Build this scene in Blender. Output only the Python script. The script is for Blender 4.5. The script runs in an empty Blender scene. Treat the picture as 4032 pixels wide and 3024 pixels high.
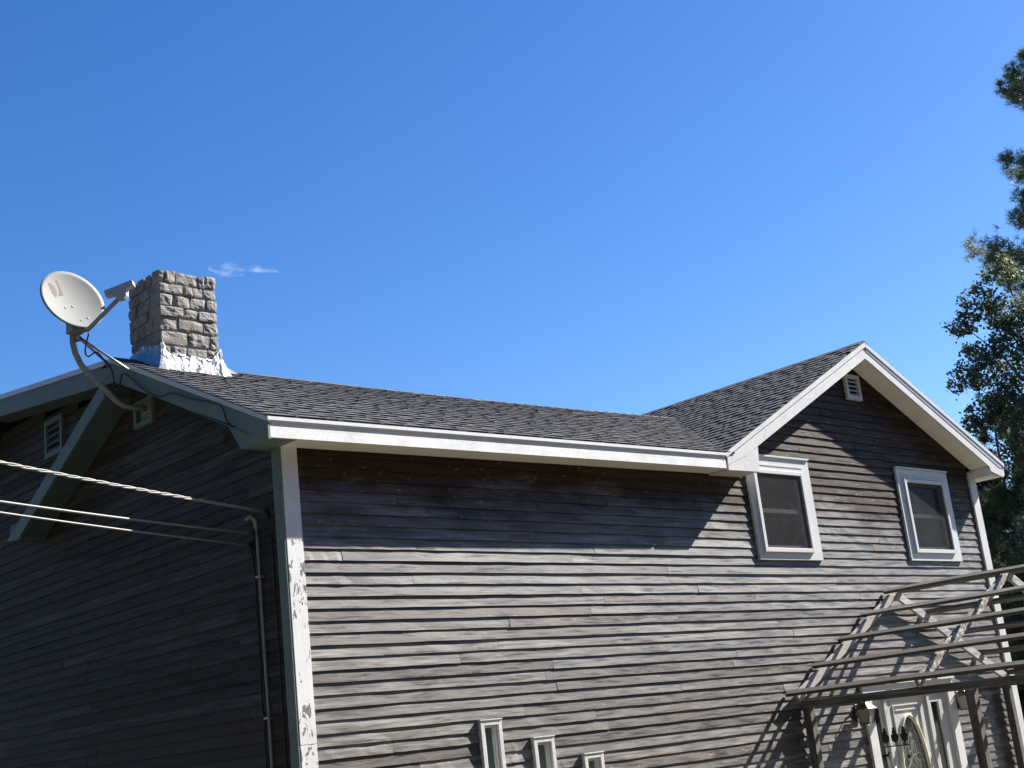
import bpy, bmesh, math, random
import numpy as np
from mathutils import Vector, Matrix, Quaternion
from mathutils import noise as mnoise

sc = bpy.context.scene
ZO = 4.0                      # all coordinates below are written with z = 0 four metres above the ground
rnd = random.Random(7)

# ------------------------------------------------------------------ camera
CAM = Vector((-6.5184, -9.66487, -1.83955 + ZO))
CR = Vector((0.7316005, -0.67296145, -0.10901192))
CU = Vector((-0.09761468, -0.26166329, 0.96021024))
CF = Vector((0.67470889, 0.69184912, 0.25712391))
cam = bpy.data.cameras.new('camera')
cam.sensor_fit = 'HORIZONTAL'; cam.sensor_width = 36.0
cam.lens = 5317.4 / 4032 * 36.0
cam.clip_start = 0.05; cam.clip_end = 3000
camo = bpy.data.objects.new('camera', cam)
m = Matrix.Identity(4)
for i in range(3):
    m[i][0] = CR[i]; m[i][1] = CU[i]; m[i][2] = -CF[i]; m[i][3] = CAM[i]
camo.matrix_world = m
sc.collection.objects.link(camo); sc.camera = camo

# ------------------------------------------------------------------ sun, sky, exposure
SUN = Vector((1.13, -0.31, 0.89)).normalized()      # towards the sun
sl = bpy.data.lights.new('sun', 'SUN'); sl.energy = 5.0; sl.angle = math.radians(0.5); sl.color = (1.0, 0.955, 0.89)
so = bpy.data.objects.new('sun', sl); so.rotation_euler = (-SUN).to_track_quat('-Z', 'Y').to_euler()
so.location = (20, -10, 25); sc.collection.objects.link(so)

world = bpy.data.worlds.new('World'); sc.world = world; world.use_nodes = True
wn = world.node_tree; wn.nodes.clear()
def N(nt, t, **kw):
    n = nt.nodes.new(t)
    for k, v in kw.items(): setattr(n, k, v)
    return n
sky = N(wn, 'ShaderNodeTexSky', sky_type='NISHITA', sun_disc=False)
sky.sun_elevation = math.asin(SUN.z); sky.sun_rotation = math.atan2(SUN.x, SUN.y)
sky.altitude = 300; sky.air_density = 1.0; sky.dust_density = 0.35; sky.ozone_density = 3.0
bg = N(wn, 'ShaderNodeBackground'); bg.inputs['Strength'].default_value = 0.052
out = N(wn, 'ShaderNodeOutputWorld')
tc = N(wn, 'ShaderNodeTexCoord')
# one small fair-weather wisp of cloud low in the sky behind the chimney
cd = Vector((0.50479, 0.78800, 0.35249)).normalized()
cr = Vector((cd.y, -cd.x, 0)).normalized(); cu = cr.cross(cd)
def dotn(v):
    n = N(wn, 'ShaderNodeVectorMath', operation='DOT_PRODUCT'); n.inputs[1].default_value = v
    wn.links.new(tc.outputs['Generated'], n.inputs[0]); return n.outputs['Value']
def mth(nt, op, a, b=None, c=None, clamp=False):
    n = N(nt, 'ShaderNodeMath', operation=op); n.use_clamp = clamp
    for i, v in enumerate((a, b, c)):
        if v is None: continue
        if isinstance(v, (int, float)): n.inputs[i].default_value = v
        else: nt.links.new(v, n.inputs[i])
    return n.outputs[0]
ca = dotn(cr); cb = dotn(cu); cf = dotn(cd)
ea = mth(wn, 'DIVIDE', ca, 0.034); eb = mth(wn, 'DIVIDE', cb, 0.0065)
rr = mth(wn, 'ADD', mth(wn, 'MULTIPLY', ea, ea), mth(wn, 'MULTIPLY', eb, eb))
cmap = N(wn, 'ShaderNodeMapping'); cmap.inputs['Scale'].default_value = (1, 1, 2.2)
wn.links.new(tc.outputs['Generated'], cmap.inputs['Vector'])
cno = N(wn, 'ShaderNodeTexNoise'); cno.inputs['Scale'].default_value = 75; cno.inputs['Detail'].default_value = 6
wn.links.new(cmap.outputs[0], cno.inputs['Vector'])
msk = mth(wn, 'SUBTRACT', mth(wn, 'MULTIPLY', mth(wn, 'SUBTRACT', 1.0, rr), 1.0), mth(wn, 'MULTIPLY', mth(wn, 'SUBTRACT', 0.62, cno.outputs[0]), 5.0))
msk = mth(wn, 'MULTIPLY', mth(wn, 'MULTIPLY', msk, 0.24, clamp=True), mth(wn, 'GREATER_THAN', cf, 0.5))
msk = mth(wn, 'MINIMUM', msk, 0.45)
mixc = N(wn, 'ShaderNodeMix', data_type='RGBA'); mixc.inputs[7].default_value = (7.6, 8.0, 8.6, 1)
hsv = N(wn, 'ShaderNodeHueSaturation'); hsv.inputs['Saturation'].default_value = 1.31; hsv.inputs['Hue'].default_value = 0.510; hsv.inputs['Value'].default_value = 1.12
wn.links.new(sky.outputs[0], hsv.inputs['Color'])
wn.links.new(msk, mixc.inputs[0]); wn.links.new(hsv.outputs[0], mixc.inputs[6])
wn.links.new(mixc.outputs[2], bg.inputs['Color']); wn.links.new(bg.outputs[0], out.inputs['Surface'])

sc.view_settings.view_transform = 'Standard'; sc.view_settings.look = 'None'
sc.view_settings.exposure = 1.62; sc.view_settings.gamma = 1.0; sc.view_settings.use_curve_mapping = False
sc.cycles.max_bounces = 8; sc.cycles.transparent_max_bounces = 12

# ------------------------------------------------------------------ helpers
WL = {}
def link(o, parent=None, wl=None):
    sc.collection.objects.link(o)
    if parent is not None: o.parent = parent
    WL[o.name] = wl
    return o
class MB:
    def __init__(s): s.v = []; s.f = []
    def poly(s, pts):
        b = len(s.v); s.v += [tuple(p) for p in pts]; s.f.append(tuple(range(b, b + len(pts)))); return s
    def hexa(s, p):          # 8 points: bottom loop 0-3, top loop 4-7
        b = len(s.v); s.v += [tuple(q) for q in p]
        s.f += [tuple(b + i for i in q) for q in ((3, 2, 1, 0), (4, 5, 6, 7), (0, 1, 5, 4), (1, 2, 6, 5), (2, 3, 7, 6), (3, 0, 4, 7))]
        return s
    def box(s, x0, x1, y0, y1, z0, z1):
        return s.hexa([(x0, y0, z0), (x1, y0, z0), (x1, y1, z0), (x0, y1, z0), (x0, y0, z1), (x1, y0, z1), (x1, y1, z1), (x0, y1, z1)])
    def loft(s, A, B):       # two equal polygons joined into a closed prism
        b = len(s.v); n = len(A); s.v += [tuple(p) for p in A] + [tuple(p) for p in B]
        s.f.append(tuple(b + i for i in reversed(range(n)))); s.f.append(tuple(b + n + i for i in range(n)))
        for i in range(n):
            j = (i + 1) % n; s.f.append((b + i, b + j, b + n + j, b + n + i))
        return s
    def prism_y(s, pts, y0, y1):     # polygon in xz
        return s.loft([(x, y0, z) for x, z in pts], [(x, y1, z) for x, z in pts])
    def prism_x(s, pts, x0, x1):     # polygon in yz
        return s.loft([(x0, y, z) for y, z in pts], [(x1, y, z) for y, z in pts])
    def tube(s, path, r, n=10, caps=True):
        P = [Vector(p) for p in path]; R = r if isinstance(r, (list, tuple)) else [r] * len(P)
        b = len(s.v); up = None
        for i, p in enumerate(P):
            t = (P[min(i + 1, len(P) - 1)] - P[max(i - 1, 0)]).normalized()
            if up is None: up = t.orthogonal().normalized()
            up = (up - t * up.dot(t)).normalized(); sd = t.cross(up)
            for k in range(n):
                a = 2 * math.pi * k / n; s.v.append(tuple(p + (up * math.cos(a) + sd * math.sin(a)) * R[i]))
        for i in range(len(P) - 1):
            for k in range(n):
                k2 = (k + 1) % n; s.f.append((b + i * n + k, b + i * n + k2, b + (i + 1) * n + k2, b + (i + 1) * n + k))
        if caps:
            s.f.append(tuple(b + k for k in reversed(range(n)))); s.f.append(tuple(b + (len(P) - 1) * n + k for k in range(n)))
        return s
    def mesh(s, name, mat, off=(0, 0, 0), smooth=False):
        me = bpy.data.meshes.new(name)
        me.from_pydata([(v[0] - off[0], v[1] - off[1], v[2] + ZO - off[2]) for v in s.v], [], s.f); me.update()
        bm = bmesh.new(); bm.from_mesh(me); bmesh.ops.recalc_face_normals(bm, faces=bm.faces); bm.to_mesh(me); bm.free()
        if mat: me.materials.append(mat)
        if smooth:
            for p in me.polygons: p.use_smooth = True
        return me
    def part(s, name, mat, parent, smooth=False, label=None, bevel=0):
        wl = WL[parent.name]
        o = bpy.data.objects.new(name, s.mesh(name, mat, wl, smooth)); link(o, parent, wl)
        if label: o['label'] = label
        if bevel:
            b = o.modifiers.new('bevel', 'BEVEL'); b.width = bevel; b.segments = 2; b.limit_method = 'ANGLE'
        return o
    def top(s, name, mat, base, label, cat, group=None, smooth=False):
        b = (base[0], base[1], base[2] + ZO)
        o = bpy.data.objects.new(name, s.mesh(name, mat, b, smooth)); o.location = b; link(o, None, b)
        tag(o, label, cat, group); return o
def tag(o, label, cat, group=None):
    o['label'] = label; o['category'] = cat
    if group: o['group'] = group
def thing(name, base, label, cat, group=None):
    o = bpy.data.objects.new(name, None); b = (base[0], base[1], base[2] + ZO); o.location = b
    o.empty_display_size = 0.2
    link(o, None, b); tag(o, label, cat, group); return o
def inst(name, me, parent, mat4):        # shared mesh placed by a matrix given in scene coordinates
    o = bpy.data.objects.new(name, me); wl = WL[parent.name]
    M = Matrix.Translation((-wl[0], -wl[1], -wl[2])) @ mat4
    sc.collection.objects.link(o); o.parent = parent; o.matrix_basis = M; WL[o.name] = wl
    return o

# ------------------------------------------------------------------ materials
def newmat(name):
    mt = bpy.data.materials.new(name); mt.use_nodes = True
    nt = mt.node_tree; b = nt.nodes['Principled BSDF']; return mt, nt, b
def ramp(nt, fac, stops):
    r = N(nt, 'ShaderNodeValToRGB'); e = r.color_ramp.elements
    while len(e) < len(stops): e.new(0.5)
    for i, (p, c) in enumerate(stops): e[i].position = p; e[i].color = (*c, 1) if len(c) == 3 else c
    nt.links.new(fac, r.inputs[0]); return r.outputs[0]
def noise(nt, vec, scale, detail=4, rough=0.55, dist=0.0):
    n = N(nt, 'ShaderNodeTexNoise'); n.inputs['Scale'].default_value = scale; n.inputs['Detail'].default_value = detail
    n.inputs['Roughness'].default_value = rough; n.inputs['Distortion'].default_value = dist
    if vec is not None: nt.links.new(vec, n.inputs['Vector'])
    return n.outputs[0]
def mapping(nt, vec, scale, loc=None):
    n = N(nt, 'ShaderNodeMapping'); n.inputs['Scale'].default_value = scale
    nt.links.new(vec, n.inputs['Vector'])
    if loc is not None: nt.links.new(loc, n.inputs['Location'])
    return n.outputs[0]
def mixc_(nt, f, a, b, mode='MIX'):
    n = N(nt, 'ShaderNodeMix', data_type='RGBA', blend_type=mode)
    for i, v in ((0, f), (6, a), (7, b)):
        if isinstance(v, (int, float)): n.inputs[i].default_value = v
        elif isinstance(v, tuple): n.inputs[i].default_value = (*v, 1) if len(v) == 3 else v
        else: nt.links.new(v, n.inputs[i])
    return n.outputs[2]
def bump(nt, h, strength, dist, b):
    n = N(nt, 'ShaderNodeBump'); n.inputs['Strength'].default_value = strength; n.inputs['Distance'].default_value = dist
    nt.links.new(h, n.inputs['Height']); nt.links.new(n.outputs[0], b.inputs['Normal'])
def pos(nt):
    return N(nt, 'ShaderNodeNewGeometry').outputs['Position']
def orand(nt):
    return N(nt, 'ShaderNodeObjectInfo').outputs['Random']

def wood_mat(name, axis, dark, mid, light, brown, rough=0.55, vlo=0.72, vhi=1.2, spec=0.5, lichen=None, rvar=0.0, stain_shade=False):
    mt, nt, b = newmat(name)
    P = pos(nt); r = orand(nt)
    off = N(nt, 'ShaderNodeCombineXYZ')
    o1 = mth(nt, 'MULTIPLY', r, 37.0); o2 = mth(nt, 'MULTIPLY', r, 91.0)
    nt.links.new(o1, off.inputs[0]); nt.links.new(o2, off.inputs[1]); nt.links.new(mth(nt, 'MULTIPLY', r, 53.0), off.inputs[2])
    along, across = 1.9, 38.0
    s1 = [across] * 3; s1[axis] = along
    s2 = [17.0] * 3; s2[axis] = 1.3
    s3 = [26.0] * 3; s3[axis] = 9.0
    grain = noise(nt, mapping(nt, P, s1, off.outputs[0]), 1.0, 6, 0.62, 0.4)
    blot = noise(nt, mapping(nt, P, s2, off.outputs[0]), 1.0, 4, 0.6)
    speck = noise(nt, mapping(nt, P, s3, off.outputs[0]), 1.0, 3, 0.6)
    g = mth(nt, 'ADD', mth(nt, 'MULTIPLY', grain, 0.55), mth(nt, 'MULTIPLY', blot, 0.45))
    col = ramp(nt, g, [(0.39, dark), (0.50, mid), (0.62, light)])
    # un-bleached brown streaks differ from board to board
    bf = mth(nt, 'MULTIPLY', mth(nt, 'SUBTRACT', mth(nt, 'ADD', mth(nt, 'FRACT', mth(nt, 'MULTIPLY', r, 7.31)), mth(nt, 'MULTIPLY', blot, 1.2)), 1.05), 2.2, clamp=True)
    if stain_shade:     # brown-stained upper courses, deepened and dulled to paint in the eave shade
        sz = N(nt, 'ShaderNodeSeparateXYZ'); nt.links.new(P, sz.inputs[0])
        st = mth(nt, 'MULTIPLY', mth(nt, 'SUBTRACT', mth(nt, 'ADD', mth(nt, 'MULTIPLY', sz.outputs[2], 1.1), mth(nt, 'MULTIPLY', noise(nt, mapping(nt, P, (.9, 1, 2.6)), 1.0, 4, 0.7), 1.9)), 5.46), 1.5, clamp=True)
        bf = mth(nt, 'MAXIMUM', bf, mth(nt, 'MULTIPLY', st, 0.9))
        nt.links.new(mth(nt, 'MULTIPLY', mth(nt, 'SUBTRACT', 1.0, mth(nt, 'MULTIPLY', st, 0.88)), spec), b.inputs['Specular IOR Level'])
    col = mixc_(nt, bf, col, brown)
    sp = ramp(nt, speck, [(0.63, (0, 0, 0)), (0.70, (1, 1, 1))])
    col = mixc_(nt, mth(nt, 'MULTIPLY', sp, 0.5), col, light)
    val = mth(nt, 'ADD', mth(nt, 'MULTIPLY', r, vhi - vlo), vlo)
    col = mixc_(nt, 1.0, col, col) if False else col
    vc = N(nt, 'ShaderNodeCombineColor')
    for i in range(3): nt.links.new(val, vc.inputs[i])
    col = mixc_(nt, 1.0, col, vc.outputs[0], 'MULTIPLY')
    if lichen:
        ln = noise(nt, mapping(nt, P, (1, 1, 1), off.outputs[0]), 22, 5, 0.7)
        lf = ramp(nt, ln, [(0.50, (0, 0, 0)), (0.60, (1, 1, 1))])
        col = mixc_(nt, lf, col, lichen)
    nt.links.new(col, b.inputs['Base Color'])
    b.inputs['Roughness'].default_value = rough
    if not stain_shade: b.inputs['Specular IOR Level'].default_value = spec
    if rvar:
        rn = noise(nt, mapping(nt, P, [3.0 if i == axis else 34.0 for i in range(3)], off.outputs[0]), 1.0, 4, 0.65)
        nt.links.new(mth(nt, 'ADD', mth(nt, 'MULTIPLY', mth(nt, 'SUBTRACT', rn, 0.5), rvar * 4), rough), b.inputs['Roughness'])
    bump(nt, grain, 0.3, 0.003, b)
    return mt

M = {}
M['clap_front'] = wood_mat('weathered_clapboard', 0, (.026, .022, .018), (.092, .082, .071), (.235, .218, .196), (.034, .0185, .0105), rough=0.52, vlo=.66, vhi=1.24, spec=0.95, rvar=.26, stain_shade=True)
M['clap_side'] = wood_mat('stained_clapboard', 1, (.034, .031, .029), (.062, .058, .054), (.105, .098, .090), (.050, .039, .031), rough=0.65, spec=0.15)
M['pergola_x'] = wood_mat('pergola_timber_x', 0, (.20, .195, .185), (.34, .33, .315), (.48, .47, .45), (.25, .225, .20), rough=0.75)  # lighter than the other pergola timbers to paint sunlight onto the rafters
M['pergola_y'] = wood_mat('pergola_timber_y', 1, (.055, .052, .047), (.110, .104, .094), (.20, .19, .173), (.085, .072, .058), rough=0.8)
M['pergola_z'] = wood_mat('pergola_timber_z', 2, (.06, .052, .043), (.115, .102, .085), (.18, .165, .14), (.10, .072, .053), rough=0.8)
M['pergola_lichen'] = wood_mat('lichen_covered_timber', 0, (.07, .065, .055), (.14, .125, .10), (.2, .18, .15), (.12, .09, .06), rough=0.85, lichen=(.60, .59, .53))

def paint(name, col, rough=0.5, dirt=0.12, axis=None, peel=None, pscale=(18, 18, 7)):
    mt, nt, b = newmat(name); P = pos(nt)
    n1 = noise(nt, P, 3.1, 5, 0.65); n2 = noise(nt, P, 38, 4, 0.6)
    f = mth(nt, 'ADD', mth(nt, 'MULTIPLY', n1, 0.6), mth(nt, 'MULTIPLY', n2, 0.4))
    lo = tuple(c * (1 - dirt * 2.2) for c in col)
    c = ramp(nt, f, [(0.32, lo), (0.56, col)])
    h = n2
    if axis is not None:
        s = [70.0] * 3; s[axis] = 2.5
        g = noise(nt, mapping(nt, P, s), 1.0, 4, 0.6); h = g
        c = mixc_(nt, mth(nt, 'MULTIPLY', ramp(nt, g, [(0.30, (1, 1, 1)), (0.45, (0, 0, 0))]), 0.35), c, tuple(x * 0.72 for x in col))
    if peel:
        pn = noise(nt, mapping(nt, P, pscale), 1.0, 5, 0.62, 0.6)
        big = noise(nt, P, 2.3, 2, 0.5)
        pf = ramp(nt, mth(nt, 'ADD', pn, mth(nt, 'MULTIPLY', mth(nt, 'SUBTRACT', big, 0.5), 0.35)), [(peel, (0, 0, 0)), (peel + 0.012, (1, 1, 1))])
        sxyz = N(nt, 'ShaderNodeSeparateXYZ'); nt.links.new(P, sxyz.inputs[0])
        pf = mth(nt, 'MULTIPLY', pf, mth(nt, 'LESS_THAN', sxyz.outputs[2], 4.08))
        wn_ = noise(nt, mapping(nt, P, (60, 60, 5)), 1.0, 3, 0.6)
        c = mixc_(nt, pf, c, ramp(nt, wn_, [(0.3, (.10, .10, .10)), (0.7, (.24, .24, .235))]))
        h = mth(nt, 'SUBTRACT', h, mth(nt, 'MULTIPLY', pf, 2.0))
    nt.links.new(c, b.inputs['Base Color']); b.inputs['Roughness'].default_value = rough
    b.inputs['Specular IOR Level'].default_value = 0.35
    bump(nt, h, 0.25, 0.003, b); return mt
M['white'] = paint('white_trim_paint', (.63, .63, .62), 0.45, 0.11)
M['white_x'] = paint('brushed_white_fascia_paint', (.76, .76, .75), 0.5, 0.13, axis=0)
M['white_soffit'] = paint('white_soffit_paint', (.80, .78, .73), 0.7, 0.05)
M['white_peel'] = paint('peeling_white_paint', (.74, .74, .74), 0.5, 0.08, axis=2, peel=0.585)
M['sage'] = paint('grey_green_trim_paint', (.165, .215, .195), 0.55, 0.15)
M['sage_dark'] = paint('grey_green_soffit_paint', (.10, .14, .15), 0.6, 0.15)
M['vinyl'] = paint('white_vinyl_window', (.62, .63, .63), 0.35, 0.03)
M['door_paint'] = paint('off_white_door_paint', (.50, .50, .48), 0.4, 0.05)
M['cream'] = paint('cream_oval_moulding', (.72, .68, .52), 0.35, 0.05)

def simple(name, col, rough=0.5, metal=0.0, spec=0.5, var=0.0, scale=20, bmp=0):
    mt, nt, b = newmat(name)
    b.inputs['Roughness'].default_value = rough; b.inputs['Metallic'].default_value = metal; b.inputs['Specular IOR Level'].default_value = spec
    n = noise(nt, pos(nt), scale, 5, 0.6)
    c = ramp(nt, n, [(0.3, tuple(x * (1 - var) for x in col)), (0.7, tuple(min(1, x * (1 + var)) for x in col))])
    nt.links.new(c, b.inputs['Base Color'])
    if bmp: bump(nt, n, bmp, 0.01, b)
    return mt
M['drip'] = simple('grey_drip_edge_metal', (.62, .63, .64), 0.30, 0.0, 0.6, 0.05)
M['foil'] = simple('crinkled_aluminium', (.40, .40, .40), 0.38, 1.0, 0.5, 0.3, 14, 0.7)
M['sheath'] = simple('wall_sheathing', (.05, .04, .035), 0.9, var=0.2)
M['tar'] = simple('roofing_tar', (.012, .012, .013), 0.6, var=0.3)
M['mortar'] = simple('mortar', (.30, .285, .255), 0.95, var=0.25, scale=40, bmp=0.5)
M['dish'] = simple('dish_paint', (.205, .21, .203), 0.65, 0.0, 0.15, 0.03, 9)
M['lnb'] = simple('grey_plastic', (.40, .41, .41), 0.45, 0.0, 0.4, 0.03)
M['galv'] = simple('galvanised_steel', (.36, .36, .35), 0.42, 0.7, 0.5, 0.15, 45)
M['mast'] = simple('painted_mast_steel', (.30, .30, .28), 0.5, 0.25, 0.5, 0.15, 45)
M['bolt'] = simple('dull_zinc_bolt', (.12, .12, .12), 0.6, var=0.1)
M['logo'] = simple('faded_emblem', (.165, .137, .12), 0.7, spec=0.1, var=0.06)
M['cable_black'] = simple('black_cable', (.012, .012, .013), 0.5)
M['cable_pale'] = simple('sun_bleached_cable', (.155, .148, .13), 0.5, var=0.12)
M['conduit'] = simple('grey_conduit', (.24, .235, .22), 0.5, var=0.1)
M['black_iron'] = simple('black_iron', (.01, .01, .012), 0.5)
M['bronze'] = simple('aged_bronze', (.09, .08, .065), 0.45, 0.5, var=0.3)
M['screen_back'] = simple('dark_room', (.012, .013, .015), 0.9)
M['sash'] = simple('sash_vinyl', (.55, .56, .56), 0.4)

def glassy(name, col, rough=0.04):
    mt, nt, b = newmat(name); n = noise(nt, pos(nt), 1.7, 3)
    c = ramp(nt, n, [(0.3, col), (0.7, tuple(x * 1.4 for x in col))]); nt.links.new(c, b.inputs['Base Color'])
    b.inputs['Roughness'].default_value = rough; b.inputs['Specular IOR Level'].default_value = 0.6; b.inputs['IOR'].default_value = 1.5
    return mt
M['glass'] = glassy('window_glass', (.012, .014, .016))
M['glass_green'] = glassy('old_green_glass', (.07, .10, .09), 0.12)
def leaded():
    mt, nt, b = newmat('leaded_glass'); P = pos(nt)
    v = N(nt, 'ShaderNodeTexVoronoi', feature='DISTANCE_TO_EDGE'); v.inputs['Scale'].default_value = 13
    nt.links.new(mapping(nt, P, (1, 1, 0.55)), v.inputs['Vector'])
    line = ramp(nt, v.outputs['Distance'], [(0.03, (1, 1, 1)), (0.06, (0, 0, 0))])
    c = mixc_(nt, line, ramp(nt, noise(nt, P, 9, 3), [(0.35, (.015, .02, .02)), (0.7, (.06, .075, .07))]), (.20, .20, .17))
    nt.links.new(c, b.inputs['Base Color']); b.inputs['Roughness'].default_value = 0.12
    return mt
M['leaded'] = leaded()
M['lantern_glass'] = glassy('dusty_lantern_glass', (.26, .25, .215), 0.35)
def screen():
    mt, nt, b = newmat('insect_screen')
    nt.nodes.remove(b); o = nt.nodes['Material Output']
    d = N(nt, 'ShaderNodeBsdfDiffuse'); t = N(nt, 'ShaderNodeBsdfTransparent'); mx = N(nt, 'ShaderNodeMixShader')
    n = noise(nt, pos(nt), 6, 4); c = ramp(nt, n, [(0.3, (.042, .043, .046)), (0.7, (.058, .059, .062))])
    nt.links.new(c, d.inputs['Color']); mx.inputs[0].default_value = 0.70
    nt.links.new(t.outputs[0], mx.inputs[1]); nt.links.new(d.outputs[0], mx.inputs[2]); nt.links.new(mx.outputs[0], o.inputs['Surface'])
    return mt
M['screen'] = screen()
def shingle_mat():
    mt, nt, b = newmat('asphalt_shingle'); P = pos(nt); r = orand(nt)
    at = N(nt, 'ShaderNodeAttribute'); at.attribute_name = 'tone'
    g = noise(nt, P, 260, 2, 0.7); bl = noise(nt, P, 5, 4, 0.6)
    f = mth(nt, 'ADD', mth(nt, 'MULTIPLY', at.outputs['Fac'], 0.55), mth(nt, 'ADD', mth(nt, 'MULTIPLY', r, 0.14), mth(nt, 'ADD', mth(nt, 'MULTIPLY', g, 0.25), mth(nt, 'MULTIPLY', bl, 0.18))))
    c = ramp(nt, f, [(0.15, (.030, .031, .036)), (0.55, (.066, .068, .076)), (0.95, (.122, .125, .135))])
    nt.links.new(c, b.inputs['Base Color']); b.inputs['Roughness'].default_value = 0.85; b.inputs['Specular IOR Level'].default_value = 0.3
    bump(nt, g, 0.5, 0.004, b); return mt
M['shingle'] = shingle_mat()
def stone_mat():
    mt, nt, b = newmat('field_stone'); P = pos(nt); r = orand(nt)
    n1 = noise(nt, P, 9, 6, 0.7); n2 = noise(nt, P, 55, 5, 0.65)
    c1 = ramp(nt, n1, [(0.3, (.13, .125, .116)), (0.5, (.30, .29, .27)), (0.72, (.46, .445, .42))])
    c2 = mixc_(nt, mth(nt, 'MULTIPLY', mth(nt, 'FRACT', mth(nt, 'MULTIPLY', r, 5.7)), 0.5), c1, (.25, .205, .155))
    sp = ramp(nt, n2, [(0.36, (1, 1, 1)), (0.46, (0, 0, 0))])
    c3 = mixc_(nt, mth(nt, 'MULTIPLY', sp, 0.5), c2, (.04, .038, .035))
    nt.links.new(c3, b.inputs['Base Color']); b.inputs['Roughness'].default_value = 0.9
    bump(nt, n2, 0.6, 0.02, b); return mt
M['stone'] = stone_mat()
def leaf_mat(name, a, b_, c_, trans=0.25):
    mt, nt, b = newmat(name); at = N(nt, 'ShaderNodeAttribute'); at.attribute_name = 'tone'
    c = ramp(nt, at.outputs['Fac'], [(0.0, a), (0.55, b_), (1.0, c_)])
    nt.links.new(c, b.inputs['Base Color']); b.inputs['Roughness'].default_value = 0.55; b.inputs['Specular IOR Level'].default_value = 0.35
    t = N(nt, 'ShaderNodeBsdfTranslucent'); nt.links.new(c, t.inputs['Color'])
    mx = N(nt, 'ShaderNodeMixShader'); mx.inputs[0].default_value = trans
    o = nt.nodes['Material Output']; nt.links.new(b.outputs[0], mx.inputs[1]); nt.links.new(t.outputs[0], mx.inputs[2]); nt.links.new(mx.outputs[0], o.inputs['Surface'])
    return mt
M['pine'] = leaf_mat('pine_needles', (.085, .12, .07), (.145, .185, .092), (.23, .25, .11), 0.42)
M['spruce'] = leaf_mat('spruce_needles', (.012, .024, .018), (.025, .042, .028), (.05, .07, .04), 0.15)
M['poplar'] = leaf_mat('poplar_leaves', (.065, .092, .055), (.12, .155, .085), (.21, .225, .115), 0.45)
M['maple'] = leaf_mat('yellow_green_leaves', (.03, .05, .015), (.08, .11, .025), (.20, .21, .04), 0.3)
M['bark'] = simple('bark', (.10, .085, .07), 0.95, var=0.4, scale=12, bmp=0.8)

# ------------------------------------------------------------------ ground
def ground():
    mt, nt, b = newmat('dry_lawn'); P = pos(nt)
    n = noise(nt, P, 0.35, 5, 0.6); n2 = noise(nt, P, 14, 4, 0.7)
    f = mth(nt, 'ADD', mth(nt, 'MULTIPLY', n, 0.6), mth(nt, 'MULTIPLY', n2, 0.4))
    c = ramp(nt, f, [(0.3, (.05, .055, .026)), (0.5, (.10, .088, .055)), (0.7, (.19, .16, .12))])
    nt.links.new(c, b.inputs['Base Color']); b.inputs['Roughness'].default_value = 0.95; bump(nt, n2, 0.6, 0.05, b)
    mb = MB(); n_ = 24; S = 1400.0
    co = [math.copysign(abs(i / n_) ** 2.2 * S, i) for i in range(-n_, n_ + 1)]
    W = len(co)
    for y in co:
        for x in co:
            d = math.hypot(x - 3, y - 2); h = 0.0 if d < 18 else 0.25 * mnoise.noise(Vector((x * .03, y * .03, 0))) * min(1, (d - 18) / 20)
            mb.v.append((x, y, -4.0 + h))
    for j in range(W - 1):
        for i in range(W - 1): mb.f.append((j * W + i, j * W + i + 1, (j + 1) * W + i + 1, (j + 1) * W + i))
    o = bpy.data.objects.new('ground', mb.mesh('ground', mt, (0, 0, 0), True)); link(o, None, (0, 0, 0)); o['kind'] = 'structure'
ground()

# ================================================================== HOUSE
house = thing('house', (6.1, 3.0, -4.0), 'two storey house in weathered brown clapboard with white trim and dark shingle roof', 'house')
OV = 0.31                       # overhang of eaves and rakes
EXPO = 0.105                    # clapboard exposure
BT = 0.0155                     # thickness of a board's lower edge
W = 12.22
RY = 2.346                      # ridge of the main roof
def ze(x): return 1.055 + 0.0135 * (x + OV)                      # top of deck at the eave
def zr(x): return 2.325 + 0.0021 * max(0.0, x - 1.5) ** 2        # top of deck at the ridge
GX, GZ = 9.335, 2.905           # peak of the cross gable (deck)
def gl(x): return 1.145 + 0.5175 * (x - 5.905)                   # deck of gable's left slope
def gr(x): return GZ - 0.457 * (x - GX)                          # right slope
REAR_Y = 5.6
def rear(y): return 2.335 + 0.125 * (y - RY)

# ---- sheathing (the wall bodies behind the boards)
front = MB()
front.prism_y([(0.02, -4.0), (W - .02, -4.0), (W - .02, 1.30), (GX, 2.72), (6.3, 1.15), (6.2, 0.93), (0.02, 0.90)], 0.10, 0.2)
wall_front = front.part('wall', M['sheath'], house, label='sunlit front wall of grey-brown clapboards')
lw = MB(); lw.prism_x([(0.2, -4), (9.0, -4), (9.0, 1.1), (REAR_Y, 2.45), (RY, 2.02), (0.2, 0.98)], 0.03, 0.15)
wall_left = lw.part('wall', M['sheath'], house, label='shaded gable end wall of dark clapboards')
rw = MB(); rw.box(W - .12, W - .02, 0.2, 9.0, -4.0, 1.28); rw.box(0.15, W - .12, 8.9, 9.0, -4.0, 1.1)
rw.part('wall', M['sheath'], house)

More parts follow.
